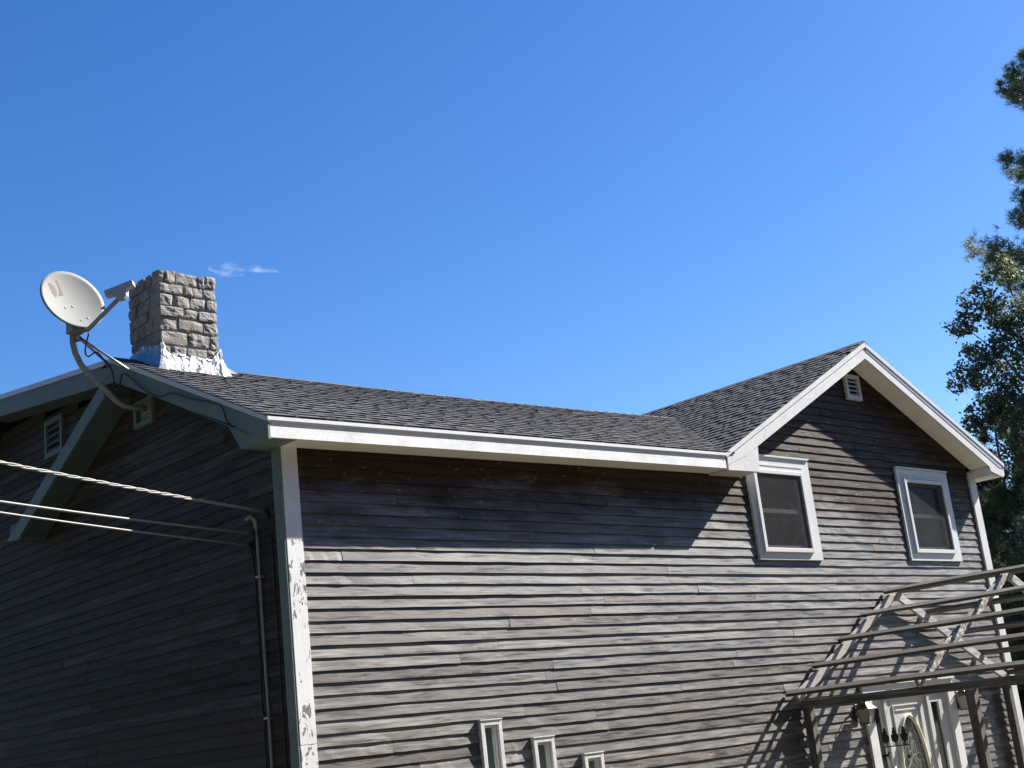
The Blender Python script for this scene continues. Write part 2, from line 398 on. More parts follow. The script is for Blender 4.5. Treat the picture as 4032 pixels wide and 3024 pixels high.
# ---- clapboards, one object per board
def clap_mesh(seed, mat):
    r = random.Random(seed); mb = MB(); n = 10
    for i in range(n):
        t = i / (n - 1)
        dy = r.uniform(-.0022, .0022); dz = r.uniform(-.0028, .0028)
        mb.v += [(t, dy, dz), (t, BT, dz), (t, BT, EXPO + .012)]
    for i in range(n - 1):
        a = 3 * i; b = a + 3
        mb.f += [(a, b, b + 1, a + 1), (a + 1, b + 1, b + 2, a + 2), (a + 2, b + 2, b, a)]
    mb.f += [(2, 1, 0), (3 * n - 3, 3 * n - 2, 3 * n - 1)]
    me = mb.mesh('clapboard', mat, (0, 0, ZO)); return me
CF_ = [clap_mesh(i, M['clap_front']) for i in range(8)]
CS_ = [clap_mesh(i + 50, M['clap_side']) for i in range(8)]
OPEN = [(6.66, 7.94, -.045, 1.245, .09), (10.05, 11.385, -.03, 1.275, .09), (1.99, 2.235, -3.4, -1.59, .04), (2.64, 2.895, -3.4, -1.795, .04), (3.298, 3.55, -3.4, -2.0, .04),
        (8.305, 10.465, -3.95, -1.61, .10)]
VENT_F = (9.165, 9.515, 2.175, 2.53)
def intervals(a, b, z0, z1, holes):
    iv = [(a, b)]
    for (h0, h1, k0, k1, mg) in holes:
        if z0 < k0 - .02 or z0 >= k1 - mg: continue
        nv = []
        for (p, q) in iv:
            if h0 > p + .01: nv.append((p, min(q, h0)))
            if h1 < q - .01: nv.append((max(p, h1), q))
        iv = [(p, q) for p, q in nv if q - p > .02]
    return iv
def split(p, q, r, lo=1.8, hi=4.9):
    cuts = [p]; x = p + r.uniform(.4, hi)
    while x < q - .5: cuts.append(x); x += r.uniform(lo, hi)
    return list(zip(cuts, cuts[1:] + [q]))
low = MB(); rb = random.Random(21)
for k in range(-27, 39):
    z = -k * EXPO
    a, b = 0.14, W - 0.16
    if z > 0.93:
        a = max(6.28, 6.54 + (z - 1.263) / 0.516 if z > 1.2 else 6.28)
        b = min(W - .16, 9.305 + (2.69 - z) / 0.4666)
        if b - a < .15: continue
    segs = intervals(a, b, z, z + EXPO, OPEN)
    for (p, q) in segs:
        for (u, v) in split(p, q, rb):
            if z < -2.95:
                low.loft([(u, 0, z), (u, BT, z), (u, BT, z + EXPO + .012)], [(v - .002, 0, z), (v - .002, BT, z), (v - .002, BT, z + EXPO + .012)])
                continue
            mat = Matrix.Translation((u, rb.uniform(-.0012, .0012), z + ZO + rb.uniform(-.0015, .0015))) @ Matrix.Rotation(rb.uniform(-.0006, .0006), 4, 'Y') @ Matrix.Diagonal((v - u - .0025, 1, 1, 1))
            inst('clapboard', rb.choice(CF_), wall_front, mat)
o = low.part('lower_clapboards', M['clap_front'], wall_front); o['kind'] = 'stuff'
low = MB()
def rake_bot(y):        # underside of the front rake / rear rake at the side wall
    return 0.99 + 0.486 * (y + .25) - .03 if y < RY else 2.0 + .125 * (y - RY)
HOLES_L = []
for k in range(-25, 39):
    z = -k * EXPO; a, b = 0.10, 8.98
    if z > 1.05: a = max(a, -.25 + (z - .96) / .486)
    if z > 2.0: a = max(a, RY + (z - 2.02) / .125)
    if z > 1.15: b = min(b, REAR_Y + (2.42 - z) / .40)
    if b - a < .2: continue
    for (p, q) in intervals(a, b, z, z + EXPO, HOLES_L):
        for (u, v) in split(p, q, rb, 1.6, 4.6):
            if z < -2.25:
                low.loft([(0, u, z), (BT, u, z), (BT, u, z + EXPO + .012)], [(0, v - .002, z), (BT, v - .002, z), (BT, v - .002, z + EXPO + .012)])
                continue
            mat = Matrix.Translation((rb.uniform(-.0012, .0012), v, z + ZO + rb.uniform(-.0015, .0015))) @ Matrix.Rotation(-math.pi / 2, 4, 'Z') @ Matrix.Diagonal((v - u - .0025, 1, 1, 1))
            inst('clapboard', rb.choice(CS_), wall_left, mat)
o = low.part('lower_clapboards', M['clap_side'], wall_left); o['kind'] = 'stuff'

# ---- corner boards
MB().box(0.0, 0.165, -.022, .012, -1.648, 0.905).part('corner_board', M['white_peel'], house, label='white corner board with peeling paint', bevel=.002)
MB().box(0.0, 0.163, -.021, .012, -4.0, -1.652).part('corner_board', M['white_peel'], house, bevel=.002)
MB().box(-.020, -.001, -.018, .105, -4.0, 1.06).part('corner_board', M['sage'], house, label='shaded grey-green corner board', bevel=.002)
MB().box(W - .17, W, -.022, .012, -4.0, 1.30).part('corner_board', M['white'], house, bevel=.002)
MB().box(W + .001, W + .02, -.018, .14, -4.0, 1.2).part('corner_board', M['white'], house)

# ---- main roof body
def roof_profile(x, th, y0=-OV + .012):
    zf = ze(x) + (zr(x) - ze(x)) * (y0 + OV) / (RY + OV)
    return [(x, y0, zf), (x, RY, zr(x)), (x, REAR_Y, rear(REAR_Y) + zr(x) - zr(0)), (x, 9.3, 0.95),
            (x, 9.3, 0.95 - th), (x, REAR_Y, rear(REAR_Y) - th + zr(x) - zr(0)), (x, RY, zr(x) - th), (x, y0, zf - th)]
xs = [-OV + .012, 1.5, 3.5, 5.93]
mb = MB()
for a, b in zip(xs, xs[1:]): mb.loft(roof_profile(a, .10), roof_profile(b, .10))
xs = [5.93, 7.5, 9.2]
for a, b in zip(xs, xs[1:]): mb.loft(roof_profile(a, .10, .14), roof_profile(b, .10, .14))
roof = mb.part('roof', M['tar'], house, label='dark shingled main roof')
mb = MB(); mb.loft(*[[(x, 1.2, 2.2), (x, REAR_Y, 2.65), (x, 9.3, .95), (x, 9.3, .85), (x, REAR_Y, 2.55), (x, 1.2, 2.1)] for x in (9.2, 12.5)])
mb.part('rear_roof', M['tar'], roof)

# ---- gable roof body
def gable_poly(y, th):
    return [(5.93, y, gl(5.93)), (GX, y, GZ), (12.58, y, gr(12.58)), (12.58, y, gr(12.58) - th), (GX, y, GZ - th * 1.1), (5.93, y, gl(5.93) - th)]
mb = MB(); mb.loft(gable_poly(-OV + .012, .09), gable_poly(5.2, .09))
gable_roof = mb.part('roof', M['tar'], house, label='shingled roof of the front cross gable')

# ---- shingles
def shingle_mesh(seed, Lg=1.0, E_=0.143):
    r = random.Random(seed); mb = MB(); tones = []
    def slab(u0, u1, w0, w1, v1, tone):
        n0 = len(mb.f)
        mb.hexa([(u0, 0, -.004), (u1, 0, -.004), (u1, v1, -.004), (u0, v1, -.004), (u0, 0, w0), (u1, 0, w0), (u1, v1, w1), (u0, v1, w1)])
        tones.extend([tone] * (len(mb.f) - n0))
    slab(0, Lg - .003, .0125, .003, E_ + .01, r.uniform(.25, .45))
    u = r.uniform(0, .10)
    while u < Lg - .08:
        wd = r.uniform(.14, .42); u1 = min(u + wd, Lg - .003)
        slab(u, u1, .0185, .0065, E_ + .008, r.uniform(.42, .68)); u = u1 + r.uniform(.04, .15)
    me = mb.mesh('shingle', M['shingle'], (0, 0, ZO))
    at = me.attributes.new('tone', 'FLOAT', 'FACE')
    at.data.foreach_set('value', tones)
    return me
SH = [shingle_mesh(100 + i) for i in range(10)]
def place_shingle(P, U, V, scale, parent, me=None):
    U = U.normalized(); Wn = U.cross(V).normalized(); V = Wn.cross(U).normalized()
    mt = Matrix(((U.x, V.x, Wn.x, P.x), (U.y, V.y, Wn.y, P.y), (U.z, V.z, Wn.z, P.z + ZO), (0, 0, 0, 1)))
    return inst('shingle', me or rs.choice(SH), parent, mt @ Matrix.Diagonal((scale, 1, 1, 1)))
rs = random.Random(5)
NR = 21
def main_pt(x, t):
    e = Vector((x, -OV - .012, ze(x) + .004)); r_ = Vector((x, RY, zr(x) + .004)); return e.lerp(r_, t)
for i in range(NR):
    t = i / NR; x = -OV - .012 - (0 if i % 2 == 0 else 0); first = rs.uniform(.3, 1.0)
    zt = main_pt(5, t).z
    xe = 5.905 + (main_pt(7, t).z - 1.145) / .5175 + .12
    Lg = first
    while x < xe:
        l = min(Lg, xe - x + .02)
        if l < .05: break
        P = main_pt(x, t); place_shingle(P, main_pt(x + l, t) - P, main_pt(x, t + .05) - P, l, roof)
        x += l; Lg = 1.0
NG = 27
for i in range(NG):
    t = i / NG; x = 5.895 + (GX - 5.895) * t; z = gl(x) + .004
    # how far back this course runs before it dives under the main roof
    zz = lambda y: main_pt(x, max(0.0, min(1.0, (y + OV) / (RY + OV)))).z
    if z < zr(x) + .0:
        ye = -OV
        while ye < RY and zz(ye) < z: ye += .02
        ye += .10
    else: ye = 4.6
    y = ye; Lg = rs.uniform(.4, 1.0)
    while y > -OV - .012:
        l = min(Lg, y + OV + .012)
        if l < .04: break
        P = Vector((x, y, z)); place_shingle(P, Vector((0, -1, 0)), Vector((GX - 5.905, 0, GZ - 1.145)), l, gable_roof)
        y -= l; Lg = 1.0
# right slope of the gable, out of sight from the front: one joined covering
mb = MB()
for i in range(26):
    t = i / 26; x0 = 12.60 + (GX - 12.60) * t; x1 = 12.60 + (GX - 12.60) * (t + .045)
    mb.hexa([(x0, -OV - .012, gr(x0) + .001), (x0, 5.2, gr(x0) + .001), (x1, 5.2, gr(x1) + .001), (x1, -OV - .012, gr(x1) + .001),
             (x0, -OV - .012, gr(x0) + .018), (x0, 5.2, gr(x0) + .018), (x1, 5.2, gr(x1) + .008), (x1, -OV - .012, gr(x1) + .008)])
o = mb.part('far_slope_shingles', M['shingle'], gable_roof); o['kind'] = 'stuff'
# ridge caps
def cap_mesh(seed, sl, sr_):
    r = random.Random(seed); mb = MB(); w = .15
    mb.loft([(0, -w, -w * sl), (0, 0, .011), (0, w, -w * sr_), (0, w, -w * sr_ - .008), (0, 0, .004), (0, -w, -w * sl - .008)],
            [(.24, -w, -w * sl - .003), (.24, 0, .009), (.24, w, -w * sr_ - .003), (.24, w, -w * sr_ - .012), (.24, 0, 0), (.24, -w, -w * sl - .012)])
    me = mb.mesh('ridge_cap', M['shingle'], (0, 0, ZO)); at = me.attributes.new('tone', 'FLOAT', 'FACE'); at.data.foreach_set('value', [r.uniform(.3, .8)] * len(me.polygons)); return me
caps = [cap_mesh(i, .48, -.125) for i in range(4)]; gcaps = [cap_mesh(i + 9, .52, .46) for i in range(4)]
x = -OV - .01
while x < 8.25:
    if not (-.02 < x < .62): inst('ridge_cap', rs.choice(caps), roof, Matrix.Translation((x, RY, zr(x) + .010 + ZO)))
    x += .19
y = 4.6
while y > -OV + .2:
    inst('ridge_cap', rs.choice(gcaps), gable_roof, Matrix.Translation((GX, y, GZ + .020 + ZO)) @ Matrix.Rotation(-math.pi / 2, 4, 'Z')); y -= .19
inst('ridge_cap', gcaps[0], gable_roof, Matrix.Translation((GX, -OV + .228, GZ + .024 + ZO)) @ Matrix.Rotation(-math.pi / 2, 4, 'Z'))

# ---- main eave: fascia, drip edge, soffit
def eave_strip(y0, y1, za, zb, x0, x1):
    mb = MB(); n = 6
    xs_ = [x0 + (x1 - x0) * i / n for i in range(n + 1)]
    prof = lambda x: [(x, y0, ze(x) + za), (x, y1, ze(x) + za), (x, y1, ze(x) + zb), (x, y0, ze(x) + zb)]
    for a, b in zip(xs_, xs_[1:]): mb.loft(prof(a), prof(b))
    return mb
eave_strip(-OV, -OV + .024, -.178, -.030, -OV + .002, 5.885).part('fascia', M['white_x'], house, label='sunlit white eave fascia board')
dm = MB()
xs_ = [-OV - .006 + (5.90 + OV) * i / 6 for i in range(7)]
pr = lambda x: [(x, -OV - .012, ze(x) - .046), (x, -OV - .004, ze(x) - .046), (x, -OV + .01, ze(x) - .006), (x, -OV + .01, ze(x) + .002), (x, -OV - .016, ze(x) + .002), (x, -OV - .018, ze(x) - .030)]
for a, b in zip(xs_, xs_[1:]): dm.loft(pr(a), pr(b))
dm.part('drip_edge', M['drip'], house)
eave_strip(-OV + .024, .0, -.172, -.160, -OV + .03, 5.925).part('soffit', M['white_soffit'], house, label='white boxed soffit under the main eave')

# ---- left rake (front slope)
def rk(y): return ze(-OV) + (zr(-OV) - ze(-OV)) * (y + OV) / (RY + OV)
x0 = -OV
mb = MB(); ya, yb = -OV - .003, RY
mb.prism_x([(ya, rk(ya) - .19), (yb, rk(yb) - .245), (yb, rk(yb) - .055), (ya, rk(ya) - .040)], x0, x0 + .022)
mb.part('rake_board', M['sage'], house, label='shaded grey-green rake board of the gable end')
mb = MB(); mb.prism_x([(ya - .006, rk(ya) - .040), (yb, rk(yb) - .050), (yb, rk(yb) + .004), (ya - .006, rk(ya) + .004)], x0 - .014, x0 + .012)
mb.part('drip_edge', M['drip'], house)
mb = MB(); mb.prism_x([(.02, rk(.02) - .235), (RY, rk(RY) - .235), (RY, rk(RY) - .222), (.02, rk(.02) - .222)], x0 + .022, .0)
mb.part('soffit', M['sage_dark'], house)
mb = MB(); mb.prism_x([(-OV + .028, ze(0) - .176), (.16, ze(0) - .176), (.34, rk(.34) - .236), (-OV + .028, rk(-OV) - .10)], x0 + .024, .0)
mb.part('eave_return', M['sage'], house)
# rear rake, rising gently away from the ridge
mb = MB(); ya, yb = RY + .001, REAR_Y
mb.prism_x([(ya, rear(ya) - .245), (yb, rear(yb) - .245), (yb, rear(yb) - .055), (ya, rear(ya) - .055)], x0, x0 + .022)
mb.part('rake_board', M['sage'], house)
mb = MB(); mb.prism_x([(ya, rear(ya) - .050), (yb, rear(yb) - .050), (yb, rear(yb) + .006), (ya, rear(ya) + .006)], x0 - .014, x0 + .012)
mb.part('drip_edge', M['drip'], house)
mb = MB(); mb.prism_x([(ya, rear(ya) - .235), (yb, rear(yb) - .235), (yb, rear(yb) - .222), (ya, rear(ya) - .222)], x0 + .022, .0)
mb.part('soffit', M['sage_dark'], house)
mb = MB(); yb2 = 9.3; zz2 = lambda y: rear(REAR_Y) + (.95 - rear(REAR_Y)) * (y - REAR_Y) / (9.3 - REAR_Y)
mb.prism_x([(yb, zz2(yb) - .245), (yb2, zz2(yb2) - .2), (yb2, zz2(yb2) + .004), (yb, zz2(yb) + .004)], x0 - .002, x0 + .022)
mb.part('rake_board', M['sage'], house)
# old rear rake left on the wall when the house was deepened
ol = lambda y: 2.17 - .503 * (y - 2.56)
mb = MB()
mb.prism_x([(2.60, ol(2.60) - .155), (4.655, ol(4.655) - .155), (4.675, .925), (5.01, .955), (4.93, ol(4.93) + .02), (2.60, ol(2.60) + .02)], x0, x0 + .024)
mb.part('rake_board', M['sage'], house, label='old sloping rake board left on the gable wall')
mb = MB(); mb.prism_x([(2.60, ol(2.60) - .150), (4.66, ol(4.66) - .150), (4.66, ol(4.66) - .02), (2.60, ol(2.60) - .02)], x0 + .024, .0)
mb.part('soffit', M['sage_dark'], house)
mb = MB(); mb.prism_x([(4.661, .935), (5.0, .96), (4.95, 1.13), (4.661, ol(4.661) + .0)], x0 + .024, .0)
mb.part('eave_return', M['sage_dark'], house)

# ---- front cross gable: rakes, drip edges, soffits, returns
Y0 = -OV
def fas(pts, name='rake_board', mat='white', y0=Y0, y1=Y0 + .024, label=None):
    return MB().prism_y(pts, y0, y1).part(name, M[mat], house, label=label)
bl = lambda x: 1.263 + .5165 * (x - 6.542)          # underside of the left rake board
br = lambda x: 2.691 - .4666 * (x - 9.305)
fas([(5.928, gl(5.928) - .155), (6.30, bl(6.30)), (GX - .03, bl(GX - .03) - .01), (GX - .03, GZ - .075), (5.928, gl(5.928) - .050)], label='white rake board on the left side of the front gable')
fas([(GX - .028, br(GX - .028) - .01), (12.177, 1.351), (12.207, 1.276), (12.54, 1.205), (12.60, 1.235), (12.60, gr(12.60) - .055), (GX - .028, GZ - .075)], label='white rake board on the right side of the front gable')
fas([(5.930, .944), (6.515, .954), (6.556, 1.262), (6.28, 1.13), (5.930, gl(5.930) - .158)], 'eave_return', y0=Y0 + .003, y1=-.002, label='boxed white eave return at the foot of the front gable')
# metal drip edges
MB().prism_y([(5.895, gl(5.895) - .052), (GX, GZ - .062), (GX, GZ + .004), (5.895, gl(5.895) + .004)], Y0 - .016, Y0 + .012).part('drip_edge', M['white'], house)
MB().prism_y([(GX + .002, GZ - .062), (12.615, gr(12.615) - .050), (12.615, gr(12.615) + .004), (GX + .002, GZ + .004)], Y0 - .016, Y0 + .012).part('drip_edge', M['drip'], house)
MB().prism_y([(GX + .02, GZ - .125), (12.50, gr(12.50) - .12), (12.60, gr(12.60) - .052), (GX + .02, GZ - .066)], Y0 - .006, Y0 - .001).part('fascia_strip', M['drip'], house)
# sloping soffits
MB().prism_y([(6.30, bl(6.30) + .004), (9.305, bl(9.305) + .004), (9.305, bl(9.305) + .016), (6.30, bl(6.30) + .016)], Y0 + .024, .0).part('soffit', M['white_soffit'], house)
MB().prism_y([(9.306, br(9.306) + .004), (12.19, br(12.19) + .004), (12.19, br(12.19) + .016), (9.306, br(9.306) + .016)], Y0 + .024, .0).part('soffit', M['white_soffit'], house, label='white sloping soffit of the front gable')
# boxed eave along the right side
MB().box(12.175, 12.56, Y0 + .0245, 5.2, 1.215, 1.345).part('eave_box', M['white_soffit'], house)
MB().box(12.562, 12.60, Y0 + .0245, 5.2, 1.235, gr(12.6) - .05).part('fascia', M['white'], house)

# ---- gable vents
def vent_front(x0, x1, z0, z1):
    mb = MB(); f = .055; y0, y1 = -.035, .012
    mb.box(x0, x0 + f, y0, y1, z0, z1); mb.box(x1 - f, x1, y0, y1, z0, z1)
    mb.box(x0 + f, x1 - f, y0, y1, z1 - f, z1); mb.box(x0 + f, x1 - f, y0, y1, z0, z0 + f)
    v = mb.part('gable_vent', M['white'], house, label='small white louvred vent in the front gable')
    MB().box(x0 + f, x1 - f, .004, .011, z0 + f, z1 - f).part('vent_back', M['screen_back'], v)
    n = 4; h = (z1 - z0 - 2 * f) / n
    for i in range(n):
        z = z0 + f + i * h
        MB().prism_x([(-.032, z), (-.027, z), (.003, z + h * .62), (-.002, z + h * .62)], x0 + f, x1 - f).part('louver', M['white'], v)
vent_front(*VENT_F)
def vent_side(y0, y1, z0, z1, label):
    mb = MB(); f = .05; a, b = -.035, .012
    mb.box(a, b, y0, y0 + f, z0, z1); mb.box(a, b, y1 - f, y1, z0, z1)
    mb.box(a, b, y0 + f, y1 - f, z1 - f, z1); mb.box(a, b, y0 + f, y1 - f, z0, z0 + f)
    v = mb.part('gable_vent', M['sage'], house, label=label)
    MB().box(.004, .011, y0 + f, y1 - f, z0 + f, z1 - f).part('vent_back', M['screen_back'], v)
    n = 4; h = (z1 - z0 - 2 * f) / n
    for i in range(n):
        z = z0 + f + i * h
        MB().prism_y([(-.032, z), (-.027, z), (.003, z + h * .6), (-.002, z + h * .6)], y0 + f, y1 - f).part('louver', M['sage'], v)
vent_side(4.16, 4.60, 1.82, 2.25, 'shaded louvred vent beside the old rake board')
vent_side(2.15, 2.52, 1.655, 1.93, 'shaded louvred vent under the gable peak')

# ---- upstairs windows
def window(x0, x1, z0, z1, px0, px1, pz0, pz1, label):
    yc0, yc1 = -.024, .012                    # flat casing
    ix0, ix1, iz0, iz1 = px0 - .055, px1 + .045, pz0 - .05, pz1 + .05
    mb = MB(); mb.box(x0, ix0, yc0, yc1, z0, z1); mb.box(ix1, x1, yc0, yc1, z0, z1)
    mb.box(ix0, ix1, yc0, yc1, iz1, z1); mb.box(ix0, ix1, yc0, yc1, z0, iz0)
    w = mb.part('window', M['vinyl'], house, label=label, bevel=.0015)
    MB().box(x0 - .004, x1 + .004, yc0 - .020, yc1, z1 + .001, z1 + .022).part('drip_cap', M['vinyl'], w)
    mb = MB(); ya, yb = yc0 - .030, .012      # frame that stands proud of the casing
    mb.box(ix0, px0, ya, yb, iz0, iz1); mb.box(px1, ix1, ya, yb, iz0, iz1)
    mb.box(px0, px1, ya, yb, pz1, iz1); mb.box(px0, px1, ya, yb, iz0, pz0)
    mb.part('frame', M['vinyl'], w, bevel=.003)
    mb = MB(); g = .018
    mb.box(ix0 - .02, ix0 - .006, yc0 - .008, yc0 - .0, iz0 - .02, iz1 + .03)
    mb.box(ix0 - .006, ix1 + .03, yc0 - .012, yc0, iz1 + .012, iz1 + .030)
    mb.box(ix0 - .02, ix1 + .04, yc0 - .008, yc0, iz1 + .055, iz1 + .070)
    mb.part('moulding', M['vinyl'], w)
    MB().box(px0, px1, .030, .034, pz0, pz1).part('pane', M['glass'], w)
    MB().box(px0, px1, .06, .064, pz0, pz1).part('dark_interior', M['screen_back'], w)
    zm = (pz0 + pz1) / 2 + .005
    mb = MB(); mb.box(px0 + .04, px1 - .04, -.010, .028, zm - .026, zm + .026)
    mb.part('meeting_rail', M['sash'], w)
    mb = MB(); mb.box(px0 + .001, px0 + .04, -.006, .028, pz0 + .001, pz1 - .001); mb.box(px1 - .04, px1 - .001, -.006, .028, pz0 + .001, pz1 - .001)
    mb.box(px0 + .04, px1 - .04, -.006, .028, pz0 + .001, pz0 + .04); mb.box(px0 + .04, px1 - .04, -.006, .028, pz1 - .04, pz1 - .001)
    mb.part('sash', M['sash'], w)
    MB().poly([(px0, -.034, pz0), (px1, -.034, pz0), (px1, -.034, pz1), (px0, -.034, pz1)]).part('insect_screen', M['screen'], w)
    return w
window(6.65, 7.95, -.04, 1.235, 6.80, 7.715, .10, 1.02, 'sash window touching the gable eave, with a grey insect screen')
window(10.04, 11.395, -.02, 1.265, 10.225, 11.175, .135, 1.07, 'sash window near the right corner, half in shadow')

# ---- three narrow stepped windows
def slit(x0, x1, z1, label):
    z0 = z1 - 1.75; f = .045; ya = -.030
    mb = MB(); mb.box(x0, x0 + f, ya, .06, z0, z1); mb.box(x1 - f, x1, ya, .06, z0, z1)
    mb.box(x0 + f, x1 - f, ya, .06, z1 - f, z1); mb.box(x0 + f, x1 - f, ya, .06, z0, z0 + f)
    w = mb.part('window', M['white'], house, label=label, bevel=.003)
    MB().box(x0 - .006, x1 + .006, ya - .008, .012, z1 + .001, z1 + .012).part('drip_cap', M['white'], w)
    mb = MB(); g = .022
    a, b = x0 + f, x1 - f
    mb.box(a, a + g, ya + .022, .06, z0 + f, z1 - f); mb.box(b - g, b, ya + .022, .06, z0 + f, z1 - f); mb.box(a + g, b - g, ya + .022, .06, z1 - f - g, z1 - f)
    mb.box(b - g - .014, b - g, ya + .045, .06, z0 + f, z1 - f - g)
    mb.part('sash', M['white'], w, bevel=.003)
    MB().box(a + g, b - g - .014, .035, .04, z0 + f, z1 - f - g).part('pane', M['glass_green'], w)
slit(1.98, 2.245, -1.59, 'tallest of three narrow white-framed windows low on the wall')
slit(2.63, 2.905, -1.795, 'middle one of three narrow white-framed windows')
slit(3.288, 3.56, -2.0, 'shortest of three narrow white-framed windows')

# ---- entrance
def entrance():
    zt, zb = -1.61, -3.85
    mb = MB(); mb.box(8.295, 8.47, -.03, .05, zb, zt); mb.box(10.30, 10.475, -.03, .05, zb, zt); mb.box(8.47, 10.30, -.03, .05, zt - .15, zt)
    d = mb.part('door_frame', M['white'], house, label='white frame round the front door and its sidelights', bevel=.003)
    MB().box(8.27, 10.50, -.055, .05, zt + .001, zt + .025).part('drip_cap', M['white'], d)
    MB().box(8.47, 10.30, .05, .058, zb, zt - .15).part('back_panel', M['door_paint'], d)
    for (a, b) in ((8.74, 8.80), (9.77, 9.83)):
        MB().box(a, b, -.012, .05, zb, zt - .15).part('mullion', M['door_paint'], d, bevel=.003)
    for (a, b) in ((8.47, 8.74), (9.83, 10.30)):
        c = (a + b) / 2; hw = .075 if b < 9 else .095
        if b > 9: c = 9.985
        mb = MB(); mb.box(a, c - hw, .008, .05, zb, zt - .15); mb.box(c + hw, b, .008, .05, zb, zt - .15)
        mb.box(c - hw, c + hw, .008, .05, zt - .28, zt - .15); mb.box(c - hw, c + hw, .008, .05, zb, zb + .5)
        s = mb.part('sidelight', M['door_paint'], d, bevel=.004)
        MB().box(c - hw, c + hw, .036, .042, zb + .5, zt - .28).part('pane', M['glass'], s) if False else MB().box(c - hw, c + hw, .036, .042, zb + .5, zt - .28).part('sidelight_pane', M['glass'], d)
    MB().box(8.805, 9.765, .012, .05, zb + .02, zt - .155).part('door', M['door_paint'], d, label='off-white front door with an oval leaded glass')
    # raised moulding and oval light
    mb = MB(); t = .018
    x0, x1, z0, z1 = 8.945, 9.60, -3.72, -1.875
    mb.box(x0, x0 + t, -.004, .012, z0, z1); mb.box(x1 - t, x1, -.004, .012, z0, z1); mb.box(x0 + t, x1 - t, -.004, .012, z1 - t, z1); mb.box(x0 + t, x1 - t, -.004, .012, z0, z0 + t)
    mb.box(x0 + .06, x1 - .06, -.001, .012, z1 - .078, z1 - .06)
    mb.part('door_moulding', M['door_paint'], d, bevel=.003)
    cx, cz, ax, az = 9.262, -2.84, .335, .845; n = 64
    mb = MB(); prof = [(1.0, .012), (.985, -.022), (.93, -.026), (.885, -.004), (.885, .012)]
    for i in range(n):
        a = 2 * math.pi * i / n
        for (s, y) in prof: mb.v.append((cx + math.cos(a) * (ax - (1 - s) * .34), y, cz + math.sin(a) * (az - (1 - s) * .34)))
    m_ = len(prof)
    for i in range(n):
        j = (i + 1) % n
        for k in range(m_ - 1): mb.f.append((i * m_ + k, j * m_ + k, j * m_ + k + 1, i * m_ + k + 1))
    mb.part('oval_moulding', M['cream'], d, smooth=True)
    mb = MB(); mb.poly([(cx + math.cos(2 * math.pi * i / n) * (ax - .036), .0105, cz + math.sin(2 * math.pi * i / n) * (az - .036)) for i in range(n)])
    mb.part('oval_glass', M['leaded'], d)
    MB().tube([(8.87, .0, -2.95), (8.87, -.05, -2.95)], .018).tube([(8.87, -.05, -2.95), (8.87, -.09, -2.95)], [.02, .03]).part('handle', M['bronze'], d, smooth=True)
    MB().box(8.2, 10.55, -1.2, .05, -4.0, -3.86).part('doorstep', M['mortar'], d)
entrance()

# ---- stone chimney
def stone_mesh(sx, sy, sz, seed, n=5):
    r = random.Random(seed); off = Vector((r.uniform(0, 99), r.uniform(0, 99), r.uniform(0, 99)))
    bm = bmesh.new(); bmesh.ops.create_cube(bm, size=2.0)
    bmesh.ops.subdivide_edges(bm, edges=bm.edges[:], cuts=n - 1, use_grid_fill=True)
    mn = min(sx, sy, sz)
    sk = [r.uniform(-.10, .10) for _ in range(4)]
    for v in bm.verts:
        c = v.co.copy()
        p = Vector((c.x * sx / 2, c.y * sy / 2, c.z * sz / 2)); rad = mn * .13
        q = Vector([math.copysign(max(0, abs(a) - (h / 2 - rad)), a) for a, h in zip(p, (sx, sy, sz))])
        if q.length > 1e-9:
            core = p - q; L1 = max(abs(q.x), abs(q.y), abs(q.z)); p = core + q.normalized() * (L1 if L1 < rad else rad)
        p.z += sk[0] * p.x * sz / sx + sk[1] * p.y * sz / sy * .5; p.x += sk[2] * p.z * .5
        d = mnoise.noise(p * 9 + off) * .012 + mnoise.noise(p * 22 + off) * .009 + mnoise.noise(p * 50 + off) * .0035
        p += (c.normalized()) * d
        v.co = p
    me = bpy.data.meshes.new('stone'); bm.to_mesh(me); bm.free(); me.materials.append(M['stone']); return me
